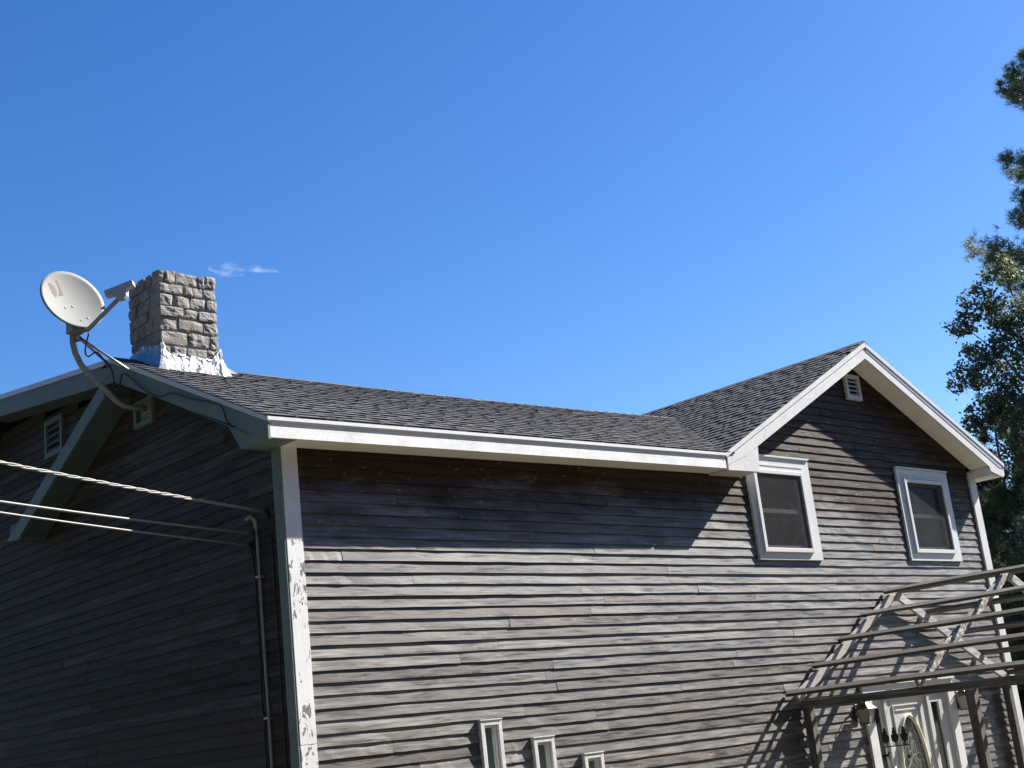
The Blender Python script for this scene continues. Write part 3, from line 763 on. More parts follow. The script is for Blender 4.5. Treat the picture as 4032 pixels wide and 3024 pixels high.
def chimney():
    cx0, cx1, cy0, cy1, zt = .025, .695, 2.0, 2.64, 3.235
    c = MB().box(cx0 + .016, cx1 - .016, cy0 + .018, cy1 - .016, 1.9, zt - .03).part('chimney', M['mortar'], house, label='square chimney of rough grey-brown stone')
    rows = [  # bottom to top: height and the widths of the front stones
        (.125, [.16, .27, .36, .21]), (.155, [.46, .38, .16]), (.145, [.30, .43, .27]), (.115, [.41, .25, .34]),
        (.130, [.24, .28, .28, .20]), (.115, [.42, .16, .19, .23]), (.140, [.10, .20, .38, .12, .20])]
    z = 2.30; rc = random.Random(3); sid = 0
    tot = sum(h for h, _ in rows); k = (zt - z) / tot
    def put(x, y, zc, sx, sy, sz):
        nonlocal sid; sid += 1
        inst('stone', stone_mesh(sx, sy, sz, sid), c, Matrix.Translation((x + rc.uniform(-.004, .004), y, zc + ZO + rc.uniform(-.004, .004))))
    gap = .013
    for ri, (h, ws) in enumerate(rows):
        h *= k; zc = z + h / 2; s = sum(ws); x = cx0
        for i, w in enumerate(ws):
            w = w / s * (cx1 - cx0)
            dep = .17 if 0 < i < len(ws) - 1 else rc.choice((.15, .24, .2))
            put(x + w / 2, cy0 + dep / 2 - rc.uniform(-.006, .012), zc, w - gap, dep, h - gap * rc.uniform(.7, 1.3))
            if i == 0: d0 = dep
            if i == len(ws) - 1: d1 = dep
            x += w
        for xs_, d in ((cx0, d0), (cx1, d1)):
            y = cy0 + d; 
            while y < cy1 - .03:
                l = min(rc.uniform(.13, .3), cy1 - y)
                if cy1 - y - l < .09: l = cy1 - y
                put(xs_ + (.075 if xs_ == cx0 else -.075) + rc.uniform(-.006, .006), y + l / 2, zc, .16, l - gap, h - gap); y += l
        x = cx0 + .16
        while x < cx1 - .2:
            l = min(rc.uniform(.15, .3), cx1 - .16 - x); put(x + l / 2, cy1 - .06, zc, l - gap, .15, h - gap); x += l
        z += h
    # crinkled metal flashing round the foot
    mb = MB(); r = random.Random(8)
    def roofz(x, y): return (ze(x) + (zr(x) - ze(x)) * (y + OV) / (RY + OV)) if y < RY else rear(y) + .0
    path = []          # along the left face, round the corner, across the front and a little way up the right face
    for k in range(14): path.append((cx0, cy1 + (cy0 + .03 - cy1) * k / 13, -1, 0, .08 + .15 * k / 13))
    path.append((cx0, cy0, -.9, -.9, .27))
    for k in range(40):
        u = k / 39; path.append((cx0 + .012 + (cx1 - cx0 - .024) * u, cy0, 0, -1, .165 + .12 * max(0, 1 - u / .12) + .10 * max(0, (u - .84) / .16)))
    path.append((cx1, cy0, .9, -.9, .28))
    for k in range(7): path.append((cx1, cy0 + .02 + .06 * k / 6, 1, 0, .26 - .02 * k))
    nV = 12; ln = 0.0
    for k, (px, py, nx, ny, top) in enumerate(path):
        if k: ln += math.hypot(px - path[k - 1][0], py - path[k - 1][1])
        top += .03 * mnoise.noise(Vector((ln * 9, 3.3, 0)))
        for j in range(nV + 1):
            v = j / nV
            fl = .016 + .085 * (1 - v) ** 2.5 + (.014 * mnoise.noise(Vector((ln * 16, v * 1.8, 7))) + (.012 * mnoise.noise(Vector((ln * 34, v * 6, 2))))) * (1 - .5 * v)
            x = px + nx * fl; y = py + ny * fl
            mb.v.append((x, y, roofz(x, y) + .012 + top * v))
    for k in range(len(path) - 1):
        for j in range(nV): a = k * (nV + 1) + j; mb.f.append((a, a + nV + 1, a + nV + 2, a + 1))
    mb.part('flashing', M['foil'], c, label='crinkled silver metal flashing at the chimney foot')
    # saddle of roofing behind the flashing
    mb = MB(); mb.loft([(cx1 + .02, 2.06, roofz(.7, 2.06) + .01), (cx1 + .02, RY, zr(.7) + .02), (cx1 + .02, RY, zr(.7) + .16), (cx1 + .02, 2.2, zr(.7) + .09)],
                       [(cx1 + .34, 2.2, roofz(1, 2.2) + .01), (cx1 + .34, RY, zr(1) + .02), (cx1 + .34, RY, zr(1) + .035), (cx1 + .34, 2.25, roofz(1, 2.25) + .02)])
    mb.part('saddle', M['tar'], c)
chimney()

# ================================================================== things on the house
# ---- conduit and cables on the shaded wall
con = thing('conduit', (0, .385, -4.0), 'pale grey electric conduit running up the shaded wall beside the corner', 'conduit')
MB().tube([(-.028, .372, -4.0), (-.028, .380, -1.6), (-.028, .392, .12), (-.028, .398, .24)], .013, 10).part('pipe', M['conduit'], con, smooth=True)
MB().tube([(-.028, .398, .23), (-.035, .398, .31), (-.09, .40, .345), (-.13, .40, .31)], [.017, .021, .022, .015], 10).part('weatherhead', M['mast'], con, smooth=True)
for z in (-.2, -1.4, -2.6): MB().box(-.052, .0, .35, .42, z, z + .02).part('strap', M['galv'], con)
def wallcable(name, pts, r, label):
    mb = MB(); mb.tube(pts, r, 6); return mb.top(name, M['cable_black'], (0, pts[-1][1], -4.0), label, 'cable', smooth=True)
def wob(y, z0, z1, amp, seed, n=26):
    r = random.Random(seed); return [(-.012 + r.uniform(-.004, .002), y + r.uniform(-amp, amp), z0 + (z1 - z0) * i / n) for i in range(n + 1)]
wallcable('wall_cable', [(-.03, .53, .13), (-.02, .50, .05)] + wob(.485, -.05, -4.0, .008, 1), .009, 'black cable hanging down the shaded wall left of the conduit, further from it')
wallcable('wall_cable', [(-.03, .47, .13), (-.02, .45, .05)] + wob(.445, -.05, -4.0, .006, 2), .008, 'black cable hanging down the shaded wall left of the conduit, nearer to it')
wallcable('wall_cable', wob(.185, .15, -4.0, .006, 3), .009, 'black cable running down the shaded wall right beside the corner board')

# ---- service cables coming from a pole off to the left
def sag(a, mid, far, n=40):
    A, Bp, Cc = Vector(a), Vector(mid), Vector(far); pts = []
    for i in range(n + 1):
        t = (i / n) ** 1.4; p = A.lerp(Bp, t * 3) if False else None
        # quadratic through A (s=0), B (s=.25), C (s=1)
        s = t; L0 = (s - .25) * (s - 1) / (.25); L1 = s * (s - 1) / (.25 * (-.75)); L2 = s * (s - .25) / (.75)
        pts.append(A * L0 + Bp * L1 + Cc * L2)
    return pts
def service(name, a, mid, far, r, label, twist=False):
    t = thing(name, a, label, 'cable', None)
    pts = sag(a, mid, far, 160 if twist else 50)
    if not twist: MB().tube(pts, r, 8).part('cable', M['cable_pale'], t, smooth=True)
    else:
        for ph in range(3):
            pp = []
            L = 0
            for i, p in enumerate(pts):
                if i: L += (p - pts[i - 1]).length
                ang = L * 2 * math.pi / .42 + ph * 2 * math.pi / 3
                pp.append(p + Vector((0.2 * math.cos(ang) * r, math.cos(ang) * r * .6, math.sin(ang) * r)))
            MB().tube(pp, r * (.85 if ph else .7), 7).part('strand', M['cable_pale'], t, smooth=True)
    MB().tube([a, (-.005, a[1], a[2] - .03)], .012, 8).tube([(-.04, a[1] - .0, a[2] + .02), (-.04, a[1], a[2] - .07)], .022, 8).part('bracket', M['black_iron'], t, smooth=True)
    return t
service('service_cable', (-.07, .205, .355), (-2.8, -.79, .40), (-11.3, -3.6, 1.15), .0085, 'twisted pale service cable, topmost of the three reaching the shaded wall', True)
service('service_cable', (-.06, .43, .205), (-2.6, -.30, .235), (-11.5, -2.6, .95), .011, 'smooth white cable, middle of the three reaching the shaded wall')
service('service_cable', (-.06, .49, .11), (-2.65, -.42, .13), (-11.5, -3.1, .78), .009, 'thin pale cable, lowest of the three reaching the shaded wall')

# ---- satellite dish
def dish():
    t = thing('satellite_dish', (-.02, 2.3, 1.80), 'grey satellite dish on a bent mast fixed near the gable peak', 'satellite dish')
    Y = 2.3
    path = [(-.005, Y, 1.825), (-.16, Y, 1.822), (-.24, Y, 1.83), (-.32, Y, 1.87), (-.45, Y, 1.985), (-.60, Y, 2.115), (-.69, Y, 2.21), (-.745, Y, 2.32), (-.768, Y, 2.42), (-.77, Y, 2.68)]
    MB().tube(path, .030, 14).part('mast', M['mast'], t, smooth=True)
    MB().box(-.016, -.002, Y - .10, Y + .10, 1.73, 1.92).part('foot_plate', M['mast'], t)
    # struts from a clamp on the mast to the rake boards
    clamp = Vector((-.75, Y - .01, 2.475))
    MB().tube([clamp + Vector((0, 0, -.03)), clamp + Vector((0, 0, .03))], .042, 12).box(-.74, -.69, Y - .03, Y + .02, 2.455, 2.495).part('clamp', M['galv'], t)
    MB().tube([clamp + Vector((.03, -.02, .0)), (-.335, 2.385, 2.265)], .013, 8).part('strut', M['galv'], t, smooth=True)
    MB().tube([clamp + Vector((.03, .0, .02)), (-.325, 1.93, 2.06)], .013, 8).part('strut', M['galv'], t, smooth=True)
    # reflector
    n = Vector((.12, -.95, .27)).normalized(); h = Vector((0, 0, 1)).cross(n).normalized(); v = n.cross(h)
    a = math.radians(8); h, v = h * math.cos(a) + v * math.sin(a), v * math.cos(a) - h * math.sin(a)
    c = Vector((-.835, 2.13, 2.815)); A_, B_ = .350, .322; dep = .058
    def srf(u, w, lift=0.0): return c + h * (u * A_) + v * (w * B_) + n * (dep * (u * u + w * w - 1) + lift)
    mb = MB(); NR_, NA = 10, 48
    for side, lf in ((0, .004), (1, -.012)):
        for i in range(NR_ + 1):
            for k in range(NA):
                an = 2 * math.pi * k / NA; rr = i / NR_; mb.v.append(tuple(srf(rr * math.cos(an), rr * math.sin(an), lf)))
    S = (NR_ + 1) * NA
    for sd in (0, 1):
        for i in range(NR_):
            for k in range(NA):
                k2 = (k + 1) % NA; q = (sd * S + i * NA + k, sd * S + i * NA + k2, sd * S + (i + 1) * NA + k2, sd * S + (i + 1) * NA + k)
                mb.f.append(q if sd == 0 else q[::-1])
    for k in range(NA):
        k2 = (k + 1) % NA; mb.f.append((NR_ * NA + k, NR_ * NA + k2, S + NR_ * NA + k2, S + NR_ * NA + k))
    refl = mb.part('reflector', M['dish'], t, smooth=True)
    # faded emblem printed on it: a D-shaped leaf and a crescent triangle
    def patch(L, R_):
        m2 = MB(); K = 6
        for (l0, r0_), (l1, r1) in zip(zip(L, R_), zip(L[1:], R_[1:])):
            for k in range(K):
                f = lambda a, b, t: (a[0] + (b[0] - a[0]) * t, a[1] + (b[1] - a[1]) * t)
                q = [f(l0, r0_, k / K), f(l0, r0_, (k + 1) / K), f(l1, r1, (k + 1) / K), f(l1, r1, k / K)]
                m2.poly([srf(u, w, .0052) for u, w in q])
        m2.part('emblem', M['logo'], refl)
    patch([(-.62, .53), (-.59, .44), (-.57, .36), (-.545, .27), (-.52, .19), (-.47, .10)], [(-.55, .585), (-.46, .53), (-.40, .45), (-.36, .32), (-.375, .21), (-.43, .115)])
    patch([(-.33, .67), (-.285, .58), (-.262, .47), (-.262, .36), (-.29, .26), (-.34, .17)], [(-.28, .70), (-.245, .60), (-.22, .49), (-.195, .39), (-.17, .29), (-.145, .22)])
    for (u, w) in ((.03, -.16), (-.24, -.24), (.35, -.60), (.10, -.70)):
        p = srf(u, w, .004); MB().tube([p, p + n * .006], .012, 8).part('bolt', M['bolt'], refl)
    # bracket behind, feed arm and feed head
    top = Vector((-.77, Y, 2.66)); bk = c - n * .10
    MB().box(-.84, -.70, 2.16, 2.30, 2.50, 2.63).part('bracket', M['mast'], t, bevel=.01)
    a0 = srf(.28, -.985, -.02) - n * .03; l0 = Vector((-.53, 1.73, 2.765))
    a0 = Vector((-.735, 2.06, 2.485))
    mb = MB()
    mb.tube([a0 + Vector((-.05, .06, .02)), a0, a0.lerp(l0, .5), l0], .022, 4); mb.part('feed_arm', M['mast'], t)
    hd = Vector((0.64369, -0.72202, 0.25367)).normalized(); nn = (n - hd * n.dot(hd)).normalized(); vd = nn.cross(hd)
    if vd.z < 0: vd = -vd
    hc = l0 + vd * .075
    def T(s): return [hc + hd * x + vd * z + nn * s for x, z in ((-.145, .035), (.135, .035), (.150, .022), (.150, -.028), (.075, -.035), (.055, -.10), (.02, -.125), (-.03, -.115), (-.075, -.045), (-.145, -.035))]
    MB().loft(T(-.03), T(.035)).part('feed_head', M['lnb'], t, bevel=.006)
    for x in (-.09, .0, .07):
        p = hc + hd * x + vd * .03 - nn * .02
        MB().tube([p, p - nn * .05 + vd * .012], [.022, .026], 10).part('feed_horn', M['lnb'], t, smooth=True)
    # coax loops
    mb = MB()
    pts = [a0 + Vector((.02, 0, -.02)), a0 + Vector((.005, .06, -.18)), Vector((-.66, 2.2, 2.27)), Vector((-.56, 2.22, 2.33)), Vector((-.48, 2.2, 2.22)), Vector((-.5, 2.24, 2.18)), Vector((-.40, 2.28, 2.22)), Vector((-.345, 2.32, 2.16)), Vector((-.335, 2.31, 2.02)), Vector((-.335, 2.22, 1.99)), Vector((-.335, 2.16, 2.10)), Vector((-.335, 2.05, 2.07)),
           Vector((-.335, 1.7, 1.82)), Vector((-.335, 1.45, 1.69)), Vector((-.335, 1.2, 1.66)), Vector((-.335, .9, 1.53)), Vector((-.335, .55, 1.40)), Vector((-.335, .36, 1.32)), Vector((-.335, .28, 1.16)), (-.30, .27, 1.12)]
    # smooth with Catmull-Rom
    P = [Vector(p) for p in pts]; sm = []
    for i in range(len(P) - 1):
        p0, p1, p2, p3 = P[max(i - 1, 0)], P[i], P[i + 1], P[min(i + 2, len(P) - 1)]
        for k in range(6):
            s = k / 6; sm.append(.5 * ((2 * p1) + (p2 - p0) * s + (2 * p0 - 5 * p1 + 4 * p2 - p3) * s * s + (3 * p1 - p0 - 3 * p2 + p3) * s ** 3))
    mb.tube(sm, .008, 6).part('coax_cable', M['cable_black'], t, smooth=True)
dish()

# ---- pergola over the entrance
def pergola():
    t = thing('pergola', (9.43, -1.6, -4.0), 'weathered grey timber pergola with gabled rafters over the front door', 'pergola')
    XL, XR, AX, AZ = 7.05, 11.84, 9.36, -.40; s = .474
    yb_, yf = -.03, -3.2
    for x in (XL, XR):
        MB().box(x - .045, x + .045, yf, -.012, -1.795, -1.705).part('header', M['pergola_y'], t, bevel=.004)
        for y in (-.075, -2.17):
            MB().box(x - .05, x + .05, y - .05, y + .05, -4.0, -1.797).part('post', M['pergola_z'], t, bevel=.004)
        MB().box(x - .05, x + .05, -3.2, -3.1, -4.0, -1.797).part('post', M['pergola_z'], t, bevel=.004)
    def rafter(y, sgn, mat):
        th = .022; dp = .105
        x0 = AX - sgn * .012; x1 = 6.83 if sgn > 0 else 11.98
        if sgn > 0: pts = [(x1, AZ - s * (AX - x1) - .02), (AX - .004, AZ - .02), (AX - .004, AZ - .02 - dp * 1.1), (x1 + .06, AZ - s * (AX - x1) - .02 - dp * .9)]
        else: pts = [(x1, AZ - s * (x1 - AX) - .02), (AX + .004, AZ - .02), (AX + .004, AZ - .02 - dp * 1.1), (x1 - .06, AZ - s * (x1 - AX) - .02 - dp * .9)]
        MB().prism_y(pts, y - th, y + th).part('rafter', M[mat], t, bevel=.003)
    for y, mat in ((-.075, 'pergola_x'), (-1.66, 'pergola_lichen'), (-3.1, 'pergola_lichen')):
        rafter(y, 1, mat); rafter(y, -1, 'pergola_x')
    r = random.Random(4)
    for i in range(5):
        for sg in (1, -1):
            d = .12 + i * .617
            x = AX - sg * d; z = AZ - s * d + .004
            dx, dz = (1, s) if sg > 0 else (1, -s)
            L = math.hypot(1, s); dx /= L; dz /= L; nx, nz = -dz, dx
            hw, th = .045, .038
            q = [(x - dx * hw, z - dz * hw), (x + dx * hw, z + dz * hw), (x + dx * hw + nx * th, z + dz * hw + nz * th), (x - dx * hw + nx * th, z - dz * hw + nz * th)]
            # a little warp along the length
            mb = MB(); n = 8; prev = None
            for k in range(n + 1):
                y = -.012 + r.uniform(-.01, 0) * (k == 0) + (yf + .012) * k / n; w = .003 * math.sin(k * .9 + i) + r.uniform(-.0025, .0025)
                cur = [(a, y, b + w) for a, b in q]
                if prev: 
                    b0 = len(mb.v); mb.v += prev + cur
                    for e in range(4): f = (e + 1) % 4; mb.f.append((b0 + e, b0 + f, b0 + 4 + f, b0 + 4 + e))
                    if k == 1: mb.f.append((b0 + 3, b0 + 2, b0 + 1, b0))
                    if k == n: mb.f.append((b0 + 4, b0 + 5, b0 + 6, b0 + 7))
                prev = cur
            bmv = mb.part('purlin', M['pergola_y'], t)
pergola()

# ---- wall lanterns
def lantern(x, y, z, label):
    t = thing('wall_lantern', (x, 0, z - .25), label, 'lantern', 'lanterns beside the front door')
    MB().box(x - .045, x + .045, -.022, .0, z - .16, z + .06).part('back_plate', M['bronze'], t, bevel=.008)
    MB().tube([(x, -.02, z + .02), (x, -.07, z + .10), (x, y, z + .12), (x, y, z + .06)], .010, 8).part('arm', M['bronze'], t, smooth=True)
    def ring(hw, zz): return [(x - hw, y - hw, zz), (x + hw, y - hw, zz), (x + hw, y + hw, zz), (x - hw, y + hw, zz)]
    mb = MB(); mb.loft(ring(.098, z - .012), ring(.092, z)); mb.loft(ring(.085, z + .001), ring(.025, z + .062)); mb.part('cap', M['bronze'], t)
    MB().tube([(x, y, z + .06), (x, y, z + .085), (x, y, z + .105)], [.012, .018, .004], 8).part('finial', M['bronze'], t, smooth=True)
    MB().loft(ring(.052, z - .175), ring(.082, z - .014)).part('glass', M['lantern_glass'], t)
    mb = MB()
    for sx in (-1, 1):
        for sy in (-1, 1):
            mb.tube([(x + sx * .054, y + sy * .054, z - .178), (x + sx * .085, y + sy * .085, z - .012)], .006, 6)
    mb.part('cage', M['bronze'], t)
    MB().loft(ring(.058, z - .19), ring(.058, z - .177)).part('base', M['bronze'], t)
lantern(8.13, -.14, -1.87, 'wall lantern on the clapboards left of the front door')
lantern(10.57, -.11, -1.85, 'wall lantern on the clapboards right of the front door')

# ---- wind chime with three riders
def chime():
    o = Vector((7.05, -1.15, -1.80)); t = thing('wind_chime', o, 'black metal wind chime of three horse riders hanging under the pergola beam', 'wind chime')
    e = Vector((0.73599, -0.67700, 0.00000)).normalized(); nrm = Vector((e.y, -e.x, 0))
    def P(u, z, d=0): return o + e * u + Vector((0, 0, z)) + nrm * d
    MB().tube([P(0, 0), P(0, -.06)], .002, 5).tube([P(0, -.06), P(-.12, -.30)], .0015, 5).tube([P(0, -.06), P(.13, -.30)], .0015, 5).part('string', M['cable_black'], t)
    MB().tube([P(.008 * math.cos(a * .6), -.07 + .012 * math.sin(a * .6)) for a in range(11)], .002, 5).part('ring', M['black_iron'], t)
    body = [(-.012, .0), (-.012, .035), (-.035, .05), (-.043, .10), (-.034, .125), (-.022, .12), (-.025, .155), (-.016, .165), (-.012, .18), (-.02, .186), (-.006, .196), (.006, .196), (.020, .186), (.012, .18),
            (.016, .165), (.025, .155), (.022, .12), (.034, .125), (.043, .10), (.035, .05), (.012, .035), (.012, .0), (.004, .0), (.004, .03), (-.004, .03), (-.004, .0)]
    for u in (-.105, .0, .105):
        MB().loft([P(u + a, -.50 + b, -.003) for a, b in body], [P(u + a, -.50 + b, .003) for a, b in body]).part('rider', M['black_iron'], t)
        for q in (-.028, .028): MB().tube([P(u + q, -.50), P(u + q, -.452)], .005, 6).part('horse_leg', M['lnb'], t)
    MB().tube([P(-.145, -.505), P(.15, -.505)], .006, 6).part('rail', M['black_iron'], t)
    horse = [(-.05, .03), (-.055, .0), (-.045, .035), (-.02, .04), (.01, .04), (.025, .065), (.042, .06), (.048, .045), (.032, .045), (.025, .02), (.03, -.03), (.02, -.03), (.015, .01), (-.025, .01), (-.03, -.03), (-.04, -.03), (-.038, .01)]
    MB().tube([P(-.12, -.505), P(-.12, -.57)], .0012, 4).tube([P(.12, -.505), P(.12, -.60)], .0012, 4).tube([P(0, -.505), P(0, -.9)], .0012, 4).part('string', M['cable_black'], t)
    MB().loft([P(-.12 + a, -.62 + b, -.002) for a, b in horse], [P(-.12 + a, -.62 + b, .002) for a, b in horse]).part('horse', M['black_iron'], t)
    star = [(math.cos(math.pi / 2 + i * math.pi / 5) * (.035 if i % 2 == 0 else .014), math.sin(math.pi / 2 + i * math.pi / 5) * (.035 if i % 2 == 0 else .014)) for i in range(10)]
    MB().loft([P(.12 + a, -.63 + b, -.002) for a, b in star], [P(.12 + a, -.63 + b, .002) for a, b in star]).part('star', M['black_iron'], t)
    MB().tube([P(0, -.905), P(0, -.92), P(0, -.95), P(0, -.98), P(0, -.995)], [.006, .028, .038, .028, .006], 12).part('ball', M['black_iron'], t, smooth=True)
    for k in range(3):
        u = -.05 + .05 * k; MB().tube([P(u, -.72 - .03 * k), P(u, -1.25 - .05 * k)], .006, 8).part('tube', M['galv'], t, smooth=True)
chime()

# ================================================================== trees
def fast_mesh(name, V, F, tone, mat, off):
    me = bpy.data.meshes.new(name); n, k = F.shape
    me.vertices.add(len(V)); me.vertices.foreach_set('co', (V - np.array(off)).astype(np.float32).ravel())
    me.loops.add(n * k); me.loops.foreach_set('vertex_index', F.astype(np.int32).ravel())
    me.polygons.add(n); me.polygons.foreach_set('loop_start', np.arange(0, n * k, k, dtype=np.int32)); me.polygons.foreach_set('loop_total', np.full(n, k, dtype=np.int32))
    me.update(calc_edges=True)
    at = me.attributes.new('tone', 'FLOAT', 'FACE'); at.data.foreach_set('value', tone.astype(np.float32))
    me.materials.append(mat); return me
def crown_part(name, V, F, tone, mat, parent, kind='stuff'):
    o = bpy.data.objects.new(name, fast_mesh(name, V, F, tone, mat, WL[parent.name])); link(o, parent, WL[parent.name]); o['kind'] = kind; return o
def needle_tufts(C, D, rs_, n_needle, L, width):
    """C: tuft centres (N,3), D: axis direction (N,3) -> thin triangles fanning out from each centre"""
    Nn = len(C); d = D[:, None, :] * .55 + rs_.normal(0, .62, (Nn, n_needle, 3)); d /= np.linalg.norm(d, axis=2, keepdims=True) + 1e-9
    l = L * rs_.uniform(.6, 1.15, (Nn, n_needle, 1)); sd = np.cross(d, rs_.normal(0, 1, (Nn, n_needle, 3))); sd /= np.linalg.norm(sd, axis=2, keepdims=True) + 1e-9
    b = C[:, None, :] + rs_.normal(0, L * .12, (Nn, n_needle, 3)); tip = b + d * l
    V = np.stack([b - sd * width, b + sd * width, tip + sd * width * .5, tip - sd * width * .5], axis=2).reshape(-1, 3)
    F = np.arange(len(V)).reshape(-1, 4)
    tone = np.clip(np.repeat(rs_.uniform(.1, .7, Nn), n_needle) + rs_.normal(0, .15, Nn * n_needle), 0, 1)
    return V, F, tone
def trunk(base, top, r0, r1, seed, sway=.15):
    r = random.Random(seed); n = 10; B, T = Vector(base), Vector(top)
    return [B.lerp(T, i / n) + Vector((r.uniform(-1, 1), r.uniform(-1, 1), 0)) * sway * (1 if 0 < i < n else 0) for i in range(n + 1)], [r0 + (r1 - r0) * i / n for i in range(n + 1)]
def conifer(name, base, H, branches, seed, mat, label, group, tuft=70, needle=16, L=.16, wdt=.007, droop=.1, r0=.2, dens=1.0, upturn=.25):
    """branches: list of (height, azimuth, length)"""
    t = thing(name, base, label, 'tree', group); rs_ = np.random.RandomState(seed)
    P, R_ = trunk(base, (base[0], base[1], base[2] + H), r0, .02, seed, .06)
    MB().tube(P, R_, 9).part('trunk', M['bark'], t, smooth=True)
    lim = MB(); Cs, Ds = [], []
    for (hh, az, ln) in branches:
        o = Vector((base[0], base[1], base[2] + hh)); dirv = Vector((math.cos(az), math.sin(az), 0)); sdv = Vector((-dirv.y, dirv.x, 0))
        pts = []
        for k in range(7):
            s = k / 6; pts.append(o + dirv * (ln * s) + Vector((0, 0, ln * (-droop * s + upturn * s * s))))
        lim.tube(pts, [max(.008, .055 * (1 - k / 6.5) * min(1, ln / 2)) for k in range(7)], 5, False)
        n = int(tuft * ln * dens)
        s = np.sqrt(rs_.uniform(.10, 1, n)); side = rs_.normal(0, .30, n) * ln * (.30 + .5 * np.minimum(s, 1.15 - s) * 2) * .62
        up = rs_.normal(0, .085, n) * min(1.5, ln) ** .5 + .04
        c = np.array(o)[None] + np.outer(ln * s, np.array(dirv)) + np.outer(side, np.array(sdv)); c[:, 2] += ln * (-droop * s + upturn * s * s) + up
        Cs.append(c); dd = np.array(dirv)[None] * .8 + np.outer(side / max(ln, .1) * 2, np.array(sdv)) + np.array([0, 0, .45]); Ds.append(dd)
    lim.part('limbs', M['bark'], t)
    V, F, tone = needle_tufts(np.concatenate(Cs), np.concatenate(Ds), rs_, needle, L, wdt)
    V[:, 2] += ZO
    crown_part('crown', V, F, tone, mat, t); return t
def leafy(name, base, H, lobes, seed, mat, label, group, n_leaf, size, r0=.12):
    """lobes: (dx, dy, z, radius) clumps of leaves round the trunk"""
    t = thing(name, base, label, 'tree', group); rs_ = np.random.RandomState(seed); r = random.Random(seed)
    P, R_ = trunk(base, (base[0], base[1], base[2] + H * .93), r0, .012, seed, .12)
    MB().tube(P, R_, 8).part('trunk', M['bark'], t, smooth=True)
    lim = MB(); C_ = []; tot = sum(l[3] ** 2 for l in lobes)
    for (dx, dy, zz, rad) in lobes:
        e = Vector((base[0] + dx, base[1] + dy, base[2] + zz)); hz = max(.6, zz - .8 - abs(dx)); s = Vector((base[0], base[1], base[2] + hz))
        mid = s.lerp(e, .5) + Vector((r.uniform(-.1, .1), r.uniform(-.1, .1), .1)); lim.tube([s, mid, e], [.03, .018, .006], 5, False)
        for k in range(6):
            q = e + Vector((r.gauss(0, 1), r.gauss(0, 1), r.gauss(0, .8))).normalized() * rad * .8; lim.tube([e.lerp(s, .15), e.lerp(q, .6), q], [.010, .007, .003], 4, False)
        nl = int(n_leaf * rad ** 2 / tot); nt_ = max(3, nl // 14)
        tw = rs_.normal(0, 1, (nt_, 3)); tw /= np.linalg.norm(tw, axis=1, keepdims=True); tw *= (rs_.uniform(.15, 1, (nt_, 1)) ** .5) * rad * np.array([1, 1, .8])
        pick = rs_.randint(0, nt_, nl); c = np.array(e)[None] + tw[pick] + rs_.normal(0, .10, (nl, 3)) * min(1, rad * 1.4)
        C_.append(c)
    lim.part('limbs', M['bark'], t)
    C_ = np.concatenate(C_); n = len(C_)
    nrm = rs_.normal(0, 1, (n, 3)); nrm[:, 2] += .4; nrm /= np.linalg.norm(nrm, axis=1, keepdims=True)
    a = np.cross(nrm, rs_.normal(0, 1, (n, 3))); a /= np.linalg.norm(a, axis=1, keepdims=True); b = np.cross(nrm, a)
    s = size * rs_.uniform(.6, 1.25, (n, 1)); C_[:, 2] += ZO
    V = np.stack([C_ - a * s, C_ + b * s * .72, C_ + a * s * 1.1, C_ - b * s * .72], axis=1).reshape(-1, 3); F = np.arange(4 * n).reshape(-1, 4)
    crown_part('crown', V, F, np.clip(rs_.beta(2, 3, n), 0, 1), mat, t); return t

LEFT = math.atan2(.67, -.73)         # towards the left of the picture
rt = random.Random(11)
def spruce_br(H, z0, rmax, n, r):
    out_ = []
    for i in range(n):
        f = (i / n); hh = z0 + (H - z0) * f; ln = rmax * (1 - f) ** .8 * r.uniform(.75, 1.1) + .15; out_.append((hh, r.uniform(0, 2 * math.pi), ln))
    return out_
# tall white pine
bx, by = 31.0, 4.35; bz = -4.0
KP = 40 / 35                # the pine stands farther off than the broadleaf tree
Hp = 2.16 + (18.4 - 2.16) * KP
br_ = []
layers = [(18.1, .5), (17.6, 1.0), (17.1, 1.5), (16.65, 1.75), (16.2, 1.2), (14.55, 2.15), (14.2, 1.7), (13.55, 2.0), (13.15, 2.1), (12.3, 3.3), (11.9, 3.0), (11.3, 2.7), (10.6, 2.4), (10.0, 2.3), (9.4, 2.2), (8.9, 2.6), (8.15, 4.0), (7.7, 3.2), (6.8, 2.6), (6.0, 3.0), (5.2, 2.8)]
for hh, ln in layers:
    hh = 2.16 + (hh - 2.16) * KP; ln *= KP
    br_.append((hh, LEFT + rt.uniform(-.15, .15), ln)); br_.append((hh - .1, LEFT + rt.uniform(.35, .7), ln * .85)); br_.append((hh + .05, LEFT - rt.uniform(.35, .7), ln * .85))
    for k in range(4): br_.append((hh + rt.uniform(-.3, .3), LEFT + math.pi + rt.uniform(-1.7, 1.7), ln * rt.uniform(.8, 1.2)))
conifer('pine_tree', (bx, by, bz), Hp, br_, 31, M['pine'], 'tall pine with layered branches at the right edge of the picture', 'trees behind the house', tuft=40, needle=18, L=.19, wdt=.0065, r0=.26)
